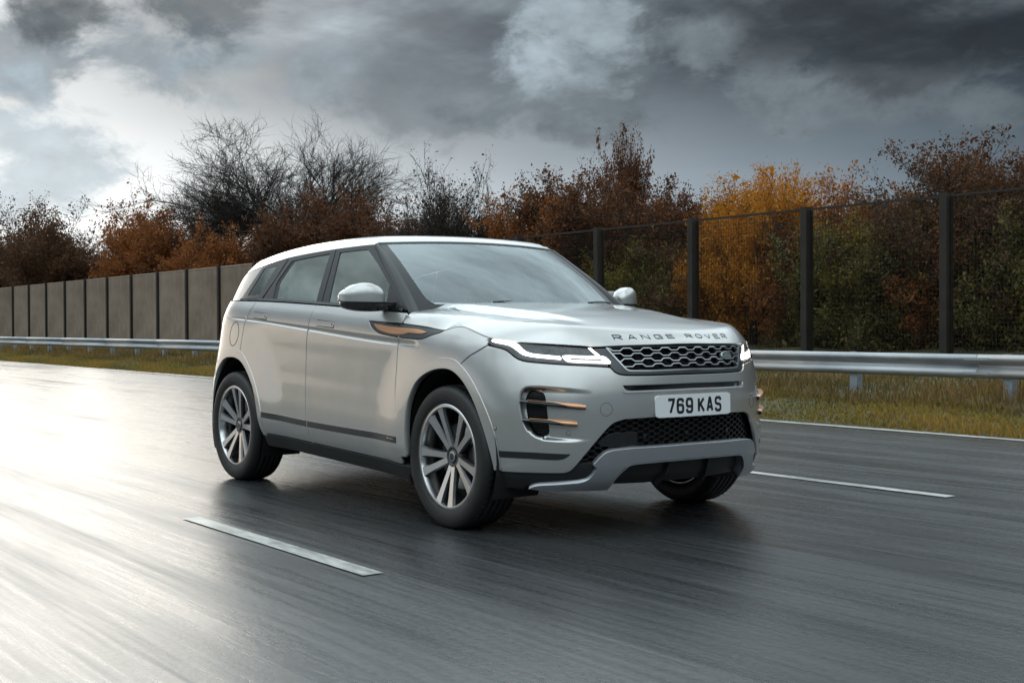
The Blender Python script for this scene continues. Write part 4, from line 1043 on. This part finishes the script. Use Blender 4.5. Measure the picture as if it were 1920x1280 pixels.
for s in (1, -1):
    f = (lambda P: P) if s == 1 else mx
    lamp = poly_cat([(.514,.866)], crv([(.514,.872),(.535,.892),(.562,.917),(.592,.941)]), htop, crv([(1.175,.972),(1.134,.9535),(1.068,.9395),(1.036,.9265),(1.006,.9055),(.971,.8865),(.921,.8765),(.783,.8655),(.588,.8545),(.51,.8505)]))
    hl = panel('headlamp', SB, f(lamp), DARKT, car, h=.025, off=-.006, lip=.06, gap=.001)
    inner = poly_cat([(.60,.940)], crv([(.74,.9505),(.86,.9585),(.985,.9685)]), crv([(.985,.9575),(.955,.930),(.922,.9155),(.880,.9085),(.76,.898),(.70,.903),(.56,.8985)]))
    panel('reflector_bowl', SB, f(inner), BLACKG, hl, h=.03, off=-.003, lip=.01, gap=0)
    for cl, cz, r in ((.665,.925,.0165), (.745,.930,.0175), (.835,.935,.0175)):
        th = np.linspace(0, 2*np.pi, 24)[:-1]
        panel('lamp_ring', SB, f(np.stack([cl+r*1.35*np.cos(th), cz+r*np.sin(th)], 1)), DARKT, hl, [f(np.stack([cl+r*1.15*np.cos(th), cz+r*.82*np.sin(th)], 1))], h=.02, off=-.0005, lip=.002, gap=0, bev=.0006, ang=60)
        panel('projector_lens', SB, f(np.stack([cl+r*1.1*np.cos(th), cz+r*.80*np.sin(th)], 1)), BLACKG, hl, h=.01, off=-.001, lip=.002, gap=0, bev=.0006, ang=60)
    up = poly_cat(crv([(1.137,.985),(1.069,.978),(1.007,.9725)]), crv([(1.007,.9725),(.983,.961),(.949,.932),(.920,.919),(.880,.912),(.762,.902)]), [(.755,.895), (.758,.886)], crv([(.758,.886),(.803,.890),(.892,.898),(.948,.908),(.971,.919),(.995,.935),(1.026,.953),(1.056,.961),(1.108,.969),(1.138,.976)]))
    panel('running_light', SB, f(up), DRL, hl, h=.012, off=.000, lip=.005, gap=0, bev=.0006)
    lo_o = poly_cat(crv([(.750,.903),(.723,.906),(.640,.9035),(.535,.900),(.512,.888),(.497,.872)]), crv([(.500,.8655),(.58,.868),(.671,.872),(.720,.876),(.742,.890),(.750,.903)])[:-1])
    lo_i = np.array([(.722,.8945),(.545,.8895),(.533,.8785),(.700,.8825)])
    panel('running_light', SB, f(lo_o), DRL, hl, [f(lo_i)], h=.01, off=.0, lip=.005, gap=0, bev=.0006)
    panel('running_light', SB, f([(.611,.941),(.596,.9415),(.552,.905),(.570,.904)]), DRL, hl, h=.01, off=.0, lip=.005, gap=0, bev=.0006)
    panel('lamp_lens', SB, f(poly_cat([(.514,.868)], crv([(.514,.874),(.535,.894),(.562,.917),(.594,.941)]), htop-np.array([0, .002]), crv([(1.165,.970),(1.134,.956),(1.068,.942),(1.036,.929),(1.006,.908),(.971,.889),(.921,.879),(.783,.868),(.588,.857),(.51,.853)]))), LENS, hl, h=.025, off=.0035, lip=.004, gap=.003)
# number plate
yp_, zp_ = .26, .0555
XPL = float(PB(0, .648)[0])+.012
def PPL(u, v): u, v = np.broadcast_arrays(np.asarray(u, float), np.asarray(v, float)); return np.stack([XPL-(v-.648)*.02-.030*(u/.26)**2*.35, u, v], -1)
SP = Surf(PPL, 1.)
def rrect(cx_, cz_, w, hh, r, n=6):
    o = []
    for (sx, sz, a0) in ((1, 1, 0), (-1, 1, 90), (-1, -1, 180), (1, -1, 270)):
        for a in np.linspace(a0, a0+90, n): o.append((cx_+sx*(w/2-r)+r*math.cos(R_(a)), cz_+sz*(hh/2-r)+r*math.sin(R_(a))))
    return np.array(o)
plate = panel('number_plate', SP, rrect(0, .648, .52, .111, .008), PLATE, car, h=.04, lip=.010, gap=0, bev=.001, ang=60)
u = -.1885+.007
for ch in '769 KAS':
    if ch == ' ': u += .022; continue
    glyph(SP, ch, u, .648-.0395+.007, .036, .065, .0138, -.001, .0010, 'plate_character', PBLACK, plate, 1); u += .061
# ---------------------------------------------------------------- bonnet with lettering
SH = Surf(HOOD, 1.)
hb_r = np.vstack([_hp[:, :2], [(-.490,-.885)], COWL]); hood_poly = poly_cat(hb_r, (hb_r*np.array([1, -1]))[::-1])
rings = []
for dlt in (.006, .014, .024, .036, .050, .066, .084, .104, .126, .150):
    q = resample(hood_poly if area(hood_poly) > 0 else hood_poly[::-1], .022); m, kk = out_normals(q); rings.append((q-m*kk*dlt)[seg_dist(q-m*kk*dlt, q) > dlt*.9])
bonnet = panel('bonnet', SH, hood_poly, PAINT, car, h=.026, extra=np.vstack(rings), lip=.012, gap=.0025, hb=.012)
# lettering on the bonnet's leading edge, laid out along y; v runs back from the edge
_hx = np.interp
def PLT(u, v):
    u, v = np.broadcast_arrays(np.asarray(u, float), np.asarray(v, float))
    fr = _hp[_hp[:, 0] > .5]; o = np.argsort(-fr[:, 1]); xe = np.interp(np.abs(u), -fr[:, 1][o][::1] if False else np.sort(-fr[:, 1]), fr[:, 0][np.argsort(-fr[:, 1])])
    return HOOD(xe-v, u)
SLT = Surf(PLT, -1.)
u = -.405
for ch in 'RANGE ROVER':
    if ch == ' ': u += .052; continue
    glyph(SLT, ch, u, .0265, .041, .0215, .0048, -.001, .0035, 'bonnet_letter', LETTER, bonnet, 1); u += .0752
for s in (1, -1):
    vp = np.array([(-.44,-.665),(-.40,-.60),(-.22,-.66),(-.16,-.70),(-.24,-.715)])*np.array([1, s])
    bv = panel('bonnet_vent', SH, vp, PAINT, bonnet, h=.03, off=.004, lip=.004, gap=0, bev=.002)
    panel('bonnet_vent_slot', SH, np.array([(-.38,-.650),(-.36,-.625),(-.245,-.672),(-.25,-.682)])*np.array([1, s]), BLACKG, bv, h=.03, off=.0062, lip=.001, gap=0)
# ---------------------------------------------------------------- roof, screens, side glass
SR = Surf(ROOF, 1.)
re = ROOFE[:, :2]; roof_poly = poly_cat(re, (re*np.array([1, -1]))[::-1])
rings = []
for dlt in (.006, .016, .030, .048, .070, .095, .125):
    q = resample(roof_poly if area(roof_poly) > 0 else roof_poly[::-1], .03); m, kk = out_normals(q); rings.append((q-m*kk*dlt)[seg_dist(q-m*kk*dlt, q) > dlt*.9])
roof = panel('roof', SR, roof_poly, PAINT, car, h=.035, extra=np.vstack(rings), lip=.02, gap=.002, hb=.016)
SW = Surf(PW, -1., 2e-3)
if SW.n(np.array([[0., .5]]))[0][2] < 0: SW.sg = 1.
wo = [(-1,0),(1,0),(1,1),(-1,1)]
wi = np.vstack([cat2([(-.93,.985),(-.9,.99),(0,.985),(.9,.99),(.93,.985)], 6), cat2([(.935,.95),(.93,.5),(.915,.20),(.895,.12),(.86,.075)], 6), cat2([(.80,.06),(0,.055),(-.80,.06)], 8), cat2([(-.86,.075),(-.895,.12),(-.915,.20),(-.93,.5),(-.935,.95)], 6)])
ws = panel('windscreen_border', SW, wo, FRAME, car, [wi], h=.06, off=0., lip=.006, gap=0, hb=.04)
panel('windscreen', SW, wi, SCREEN, car, h=.06, off=-.001, lip=.003, gap=-.001, hb=.03)
pod = panel('sensor_pod', SW, [(-.13,.985),(.13,.985),(.11,.90),(.06,.88),(.05,.80),(-.05,.80),(-.06,.88),(-.11,.90)], FRAME, ws, h=.05, off=-.003, lip=.04, gap=0)
for s in (1, -1):
    def PGs(x, z, s=s): return PG(x, z, -s)
    SG = Surf(PGs, float(s), 2e-3)
    if SG.n(np.array([[-1.5, 1.35]]))[0][1]*s > 0: SG.sg = -SG.sg
    def PAs(u, v, s=s): return PA(u, v)*np.array([1, s, 1])
    SA = Surf(PAs, 1., 2e-3)
    if SA.n(np.array([[.5, .5]]))[0][0] < 0: SA.sg = -1.
    panel('windscreen_pillar', SA, [(0,-.03),(1,-.03),(1,1),(0,1)], FRAME, car, h=.12, off=0, lip=.02, gap=.0, hb=.03)
    qo = [(-2.832,1.237),(-2.78,1.298),(-2.699,1.389),(-2.629,1.466),(-2.432,1.4895),(-2.243,1.508),(-2.32,1.368),(-2.434,1.228)]
    qi = poly_cat([(-2.592,1.450),(-2.378,1.462),(-2.500,1.268),(-2.710,1.268)])
    fr_ = panel('quarter_window_frame', SG, qo, FRAME, car, [qi], h=.05, lip=.012, gap=.002, hole_lip=.008)
    panel('quarter_window', SG, qi, TINT, fr_, h=.06, off=-.003, lip=.004, gap=-.002)
    ro = poly_cat(crv([(-2.229,1.509),(-1.927,1.525),(-1.607,1.5365)]), crv([(-1.607,1.5365),(-1.560,1.363),(-1.522,1.186)]), [(-2.0,1.206),(-2.420,1.226)], crv([(-2.420,1.226),(-2.32,1.360),(-2.229,1.509)]))
    ri = poly_cat(crv([(-2.172,1.487),(-1.93,1.500),(-1.662,1.512)]), [(-1.597,1.198)], [(-1.9,1.210),(-2.235,1.223)], crv([(-2.235,1.223),(-2.262,1.30),(-2.275,1.345),(-2.255,1.375)]))
    fr_ = panel('rear_door_window_frame', SG, ro, FRAME, car, [ri], h=.05, lip=.012, gap=.002, hole_lip=.010)
    gi = poly_cat(crv([(-2.135,1.4845),(-1.93,1.497),(-1.665,1.5095)]), [(-1.601,1.199)], [(-1.9,1.211),(-2.180,1.222)], crv([(-2.180,1.222),(-2.215,1.31),(-2.232,1.345),(-2.214,1.372)]))
    panel('window_seal', SG, ri, BLACKM, fr_, [gi], h=.05, off=-.004, lip=.004, gap=-.001)
    panel('rear_door_window', SG, gi, TINT, fr_, h=.06, off=-.006, lip=.004, gap=-.002)
    fo = poly_cat(crv([(-1.600,1.5368),(-1.370,1.542),(-1.160,1.5415)]), ALINE[2:-1], [(-.560,1.1385),(-1.0,1.158),(-1.515,1.186)], crv([(-1.515,1.186),(-1.553,1.363),(-1.600,1.5368)]))
    fi = poly_cat(crv([(-1.537,1.513),(-1.348,1.5165),(-1.205,1.5155)]), crv([(-1.205,1.5155),(-.985,1.398),(-.665,1.200)]), [(-.645,1.155),(-1.0,1.172),(-1.432,1.1955)])
    fr_ = panel('front_door_window_frame', SG, fo, FRAME, car, [fi], h=.05, lip=.012, gap=.002, hole_lip=.010)
    panel('front_door_window', SG, fi, TINT, fr_, h=.06, off=-.005, lip=.004, gap=-.002)
    panel('mirror_sail', SG, [(-.806,1.288),(-.66,1.198),(-.645,1.152),(-.765,1.160)], BLACKM, fr_, h=.03, off=.003, lip=.008, gap=0)
    # brightwork along the waist
    wl = np.array([(x, float(ZBELT(x))+.006) for x in np.linspace(-2.80, -.57, 40)])
    recalc(ribbon(SG, wl, .014, -.002, .016).build('waist_seal', BLACKG, car))
    # rear pillar
    A0 = np.array([SG(np.array([p]))[0] for p in [(-2.832,1.237),(-2.78,1.298),(-2.699,1.389),(-2.629,1.466),(-2.80,1.4495),(-2.95,1.430)]])
    lower = [(-2.834,1.236),(-2.782,1.298),(-2.701,1.389),(-2.632,1.4665),(-2.80,1.4495),(-2.95,1.430),(-3.00,1.39),(-3.06,1.24)]
    panel('rear_pillar', SG, lower, PAINT, car, h=.04, lip=.02, gap=.001)
# rear screen, spoiler, tailgate, rear bumper
def PRS(u, v):
    u, v = np.broadcast_arrays(np.asarray(u, float), np.asarray(v, float)); a = np.abs(u)
    b = np.stack([-3.325+.24*a**3, .735*u, 1.24+0*a], -1); t = np.stack([-3.19+.19*a**3, .575*u, 1.478-.045*a**2], -1)
    return b+(t-b)*v[..., None]
SS = Surf(PRS, 1., 2e-3)
if SS.n(np.array([[0., .5]]))[0][0] > 0: SS.sg = -1.
panel('rear_screen', SS, [(-1,0),(1,0),(1,1),(-1,1)], BLACKG, car, h=.1, lip=.02, gap=0)
tg = [(4.95,.74),(LTOT,.74),(LTOT,1.235),(4.95,1.235)]
def PBR(l, z):
    l = np.asarray(l, float); return np.where((l > LTOT)[..., None], PB(2*LTOT-l, z)*np.array([1, -1, 1]), PB(l, z))
SBR = Surf(PBR, -1.)
panel('tailgate', SBR, [(4.95,.74),(2*LTOT-4.95,.74),(2*LTOT-4.95,1.24),(4.95,1.24)], PAINT, car, h=.06, lip=.02)
panel('rear_bumper', SBR, [(5.1,.32),(2*LTOT-5.1,.32),(2*LTOT-5.1,.74),(5.1,.74)], PAINT, car, h=.06, lip=.02)
cw = np.array([[(x, y, float(hood_base(x, y))-.030-.02*(abs(y) > .80)) for y in np.linspace(-.86, .86, 30)] for x in np.linspace(-.62, -.30, 8)])
MB().grid(cw).build('cowl_panel', BLACKM, car, True)
# dark structure behind the panels so that no light leaks through the gaps
mb = MB()
for rng_ in ((-4.95, -4.66), (-3.62, -1.98), (1.98, 3.62), (4.66, 4.95)):
    L_ = np.linspace(*rng_, 40); Z_ = np.linspace(.30, 1.10, 10)
    Q = np.array([[(l, z) for z in Z_] for l in L_]); mb.grid(SB(Q.reshape(-1, 2), np.full(Q.size//2, -.045)).reshape(*Q.shape[:2], 3))
Z_ = np.linspace(.22, .93, 12); L_ = np.linspace(-1.02, 1.02, 60)
Q = np.array([[(l, z) for z in Z_] for l in L_]); mb.grid(SB(Q.reshape(-1, 2), np.full(Q.size//2, -.13)).reshape(*Q.shape[:2], 3))
recalc(mb.build('inner_structure', INNER, car))
b = MB(); b.box(-3.2, .55, -.62, .62, .24, .38); b.box(-2.2, -.45, -.80, .80, .27, .36); b.box(-.50, .62, -.60, .60, .38, .90); b.box(-3.1, -2.2, -.60, .60, .38, .95)
b.build('underbody', INNER, car)
for xc in (0, -2.681):
    for s in (-1, 1):
        mb = MB(); P = []
        for a in np.linspace(-25, 205, 30):
            c, sn = math.cos(R_(a)), math.sin(R_(a)); P.append([(xc+.425*c, s*.62, .38+.45*sn), (xc+.425*c, s*.905, .38+.45*sn)])
        mb.grid(np.array(P)); 
        k = len(mb.V); mb.V += [tuple(p[0]) for p in P]; mb.F.append(tuple(range(k, len(mb.V))))
        mb.build('wheel_arch_liner', INNER, car)
# ---------------------------------------------------------------- wheels
def make_wheel(xc, side, proto=None):
    yc = side*.815; o_ = side
    names = [('wheel', None)]
    if proto is None:
        m = MB(); m.lathe_y([(.258,-.106),(.2765,-.110),(.2775,-.104),(.268,-.098),(.2600,-.085),(.252,-.03),(.250,.05),(.262,.10),(.270,.104),(.250,.104),(.240,.05),(.243,-.03),(.250,-.085),(.258,-.106)], 80)
        w = m.build('wheel', ALLOY, car, True)
        t = MB()
        tp = [(.268,-.098),(.276,-.108),(.285,-.1135),(.300,-.118),(.322,-.1205),(.342,-.118),(.355,-.113),(.363,-.105),(.3685,-.095),(.3725,-.078),(.3735,-.060),(.3670,-.0590),(.3670,-.0520),(.3740,-.0510),(.3745,-.022),(.3675,-.0210),(.3675,-.0130),(.3745,-.0120)]
        tp = tp+[(r, -y) for r, y in tp[::-1]]
        t.lathe_y(tp, 96); t.build('tyre', RUBBER, w, True)
        mb = MB()
        for i in range(70):                                           # lateral sipes at the shoulders
            a = 2*math.pi*i/70
            for sy in (-1, 1):
                pts = [(.3715*math.cos(a), sy*.092, .3715*math.sin(a)), (.3745*math.cos(a+.02), sy*.066, .3745*math.sin(a+.02))]
                mb.tube(pts, .0013, 4)
        o = mb.build('tread_block_edge', RUBBER, w); o['kind'] = 'stuff'
        # ten spokes in five pairs
        for k in range(10):
            a = math.radians(36*k + (5.5 if k % 2 else -5.5))
            S_ = []
            for r, wd, y, dp in ((.050,.036,-.070,.045), (.090,.034,-.076,.036), (.150,.036,-.086,.030), (.215,.043,-.096,.026), (.262,.056,-.1035,.022)):
                ring = [(-wd*.5, y+dp), (-wd*.62, y+.012), (-wd*.44, y), (wd*.44, y), (wd*.62, y+.012), (wd*.5, y+dp)]
                S_.append([(r*math.cos(a)-q*math.sin(a), yy, r*math.sin(a)+q*math.cos(a)) for q, yy in ring])
            sm = MB(); G = np.array(S_); sm.grid(G)
            o = mesh_obj('spoke', sm.V, sm.F, [ALLOYD, ALLOY], w, False)
            for i, p in enumerate(o.data.polygons): p.material_index = 1 if i % 5 == 2 else 0
            recalc(o)
        h_ = MB(); h_.lathe_y([(0,-.074),(.030,-.0745),(.036,-.072),(.038,-.066)], 32); h_.build('centre_cap', BLACKG, w, True)
        h_ = MB(); h_.lathe_y([(.0385,-.067),(.041,-.0715),(.062,-.070),(.068,-.062),(.070,-.03)], 40); h_.build('hub', ALLOYD, w, True)
        h_ = MB(); h_.lathe_y([(.020,-.0752),(.026,-.0756),(.0265,-.0745)], 32); h_.build('cap_ring', SILV, w, True)
        h_ = MB(); h_.lathe_y([(.07,-.020),(.172,-.020),(.174,-.012),(.174,.006),(.172,.012),(.07,.012)], 48); h_.build('brake_disc', IRON, w, True)
        h_ = MB(); P = []
        for a in np.linspace(-35, 35, 9):
            c, sn = math.cos(R_(a)), math.sin(R_(a)); P.append([(r*c, y, r*sn) for r, y in ((.125,-.030),(.130,-.046),(.188,-.046),(.193,-.034),(.193,.025),(.125,.025),(.125,-.030))])
        recalc(h_.grid(np.array(P)).build('brake_caliper', ALLOYD, w, True))
        h_ = MB(); h_.lathe_y([(0,.04),(.238,.05),(.245,.06)], 48); h_.build('backing_plate', INNER, w, True)
    else:
        w = proto.copy(); col.objects.link(w); w.parent = car
        for ch in list(proto.children):
            c = ch.copy(); col.objects.link(c); c.parent = w
    w.location = (xc, yc, .372); w.rotation_euler = (0, random.Random(xc*10+side).uniform(0, 1), 0)
    if side > 0: w.rotation_euler = (0, w.rotation_euler[1], math.pi)
    return w
w0 = make_wheel(0, -1); make_wheel(-2.681, -1, w0); make_wheel(0, 1, w0); make_wheel(-2.681, 1, w0)
# ---------------------------------------------------------------- door mirrors
for s in (1, -1):
    def blobs(prof, n=28, up=True):
        "rings across y: each entry (y, x centre, x half depth, z low, z high)"
        P = []
        for y, xc, hx, z0, z1 in prof:
            zc, hz = (z0+z1)/2, (z1-z0)/2; ring = []
            for a in np.linspace(0, 2*np.pi, n):
                c, sn = math.cos(a), math.sin(a); v = abs(sn)**.62; k = sn if up else -sn
                z = (z0+(z1-z0)*v if up else z1-(z1-z0)*v) if k >= 0 else (z0-.003*v if up else z1+.003*v)
                ring.append((xc+hx*math.copysign(abs(c)**.5, c)*(1 if k < 0 else 1), y*s, z))
            P.append(ring)
        return np.array(P)
    cap = blobs([(-.868,-.735,.004,1.196,1.215),(-.872,-.735,.030,1.192,1.232),(-.885,-.738,.055,1.190,1.256),(-.915,-.745,.070,1.190,1.282),(-.955,-.757,.076,1.190,1.297),(-.995,-.772,.076,1.1905,1.2985),(-1.035,-.790,.070,1.1915,1.284),(-1.065,-.808,.058,1.193,1.264),(-1.088,-.824,.038,1.195,1.244),(-1.096,-.832,.018,1.199,1.234),(-1.098,-.834,.003,1.205,1.225)])
    c_ = MB().grid(cap); mir_o = recalc(c_.build('door_mirror', PAINT, car, True))
    low = blobs([(-.80,-.700,.004,1.160,1.172),(-.803,-.700,.030,1.146,1.184),(-.84,-.705,.036,1.142,1.186),(-.88,-.728,.046,1.140,1.190),(-.91,-.742,.060,1.136,1.190),(-.96,-.756,.066,1.134,1.189),(-1.01,-.776,.066,1.137,1.189),(-1.05,-.796,.058,1.145,1.190),(-1.078,-.814,.042,1.156,1.191),(-1.090,-.824,.02,1.168,1.190),(-1.092,-.826,.003,1.176,1.188)], up=False)
    recalc(MB().grid(low).build('mirror_base', BLACKG, mir_o, True))
    gq = np.array([[(-.826-(.02*abs(a)), (-.98+.085*a)*s, 1.238+.036*b) for b in (-1, 1)] for a in np.linspace(-1, 1, 6)])
    recalc(MB().grid(gq).build('mirror_glass', SILV, mir_o, True))
# ---------------------------------------------------------------- wipers, aerial
for (a, b_) in (((-.425,-.30),(-.432,.05)), ((-.44,.42),(-.47,.62))):
    pts = []
    for t in np.linspace(0, 1, 8):
        x, y = a[0]+(b_[0]-a[0])*t, a[1]+(b_[1]-a[1])*t; pts.append((x-.03, y, 1.188+.006*math.sin(t*3.1)))
    m = MB(); m.tube(pts, .006, 6); m.tube([(p[0]-.01, p[1], p[2]-.012) for p in pts], .004, 5)
    m.build('wiper', BLACKM, car)
# ---------------------------------------------------------------- cabin
def seat(x, y, w=.50):
    def slab(ring_pts, n):
        P = []
        for (cx, cz, wx, dep, tilt) in ring_pts:
            ring = []
            for a in np.linspace(0, 2*np.pi, n):
                c, sn = math.cos(a), math.sin(a); u, v = math.copysign(abs(c)**.5, c)*wx/2, math.copysign(abs(sn)**.5, sn)*dep/2
                ring.append((cx+v*math.cos(tilt), y+u, cz+v*math.sin(tilt)))
            P.append(ring)
        return np.array(P)
    t = .25
    base = slab([(x+.30,.60,.02,.02,1.4),(x+.28,.60,w*.9,.12,1.4),(x+.05,.60,w,.15,1.5),(x-.20,.58,w*.9,.13,1.5),(x-.24,.58,.02,.02,1.5)], 20)
    s_ = recalc(MB().grid(base).build('seat', SEAT, car, True))
    back = slab([(x-.20,.58,.05,.03,.3),(x-.22,.62,w*.9,.13,.3),(x-.29,.85,w,.14,.3),(x-.36,1.05,w*.92,.12,.3),(x-.41,1.18,w*.66,.09,.3),(x-.415,1.195,.05,.02,.3)], 22)
    recalc(MB().grid(back).build('backrest', SEAT, s_, True))
    hr = slab([(x-.405,1.225,.05,.03,.3),(x-.407,1.235,w*.46,.09,.3),(x-.42,1.30,w*.54,.11,.3),(x-.435,1.37,w*.48,.09,.3),(x-.44,1.385,.05,.02,.3)], 20)
    recalc(MB().grid(hr).build('headrest', SEAT, s_, True))
    MB().tube([(x-.40,y-.05,1.15),(x-.415,y-.05,1.26)], .007, 6).tube([(x-.40,y+.05,1.15),(x-.415,y+.05,1.26)], .007, 6).build('headrest_post', SILV, s_)
for y in (-.37, .37): seat(-1.15, y)
for y in (-.42, .0, .42): seat(-2.0, y, .42)
P = []
for y in np.linspace(-.74, .74, 16):
    k = 1-(y/.74)**2; P.append([(-.47-.08*(1-k),y,1.10),(-.60-.06*(1-k),y,1.115+.01*k),(-.78,y,1.10+.012*k),(-.86,y,1.05),(-.88,y,.93),(-.84,y,.70),(-.70,y,.55)])
recalc(MB().grid(np.array(P)).build('dashboard', DASH, car, True))
sw = MB(); c0 = np.array([-.93,-.37,1.00]); ax = np.array([.92,0,-.39]); e1 = np.array([0,1.,0]); e2 = np.cross(ax, e1); e2 /= np.linalg.norm(e2)
sw.tube([c0+.185*(math.cos(a)*e1+math.sin(a)*e2) for a in np.linspace(0, 2*np.pi, 36)], .015, 8, False)
for a in (0., math.pi, -math.pi/2): sw.tube([c0, c0+.18*(math.cos(a)*e1+math.sin(a)*e2)], .016, 6)
sw.tube([c0+ax*.02, c0-ax*.02], .06, 16); sw.build('steering_wheel', DASH, car, True)
b = MB(); b.box(-2.9, -.5, -.72, .72, .36, .42); b.box(-2.75, -2.35, -.70, .70, .42, 1.18); b.box(-.65, -.45, -.70, .70, .42, 1.08); b.box(-1.9, -.8, -.12, .12, .42, .74)
b.build('cabin_floor', INNER, car)
MB().box(-2.90, -2.84, -.66, .66, .95, 1.46).build('rear_light_block', INNER, car)  # added dark box, stops light leaking into the cabin at the rear
hl_ = np.array([[(x, y, float(ROOF(np.array([x]), np.array([y]))[0, 2])-.045) for y in np.linspace(-.60, .60, 9)] for x in np.linspace(-2.95, -1.25, 9)])
MB().grid(hl_).build('headlining', simple('headlining_cloth', (.30, .29, .27), .9), car, True)
MB().tube([(-1.13,0,1.50),(-1.10,0,1.475)], .008, 6).tube([(-1.10,-.11,1.452),(-1.095,0,1.452),(-1.10,.11,1.452)], [.03,.034,.03], 10).build('rear_view_mirror', BLACKM, car, True)
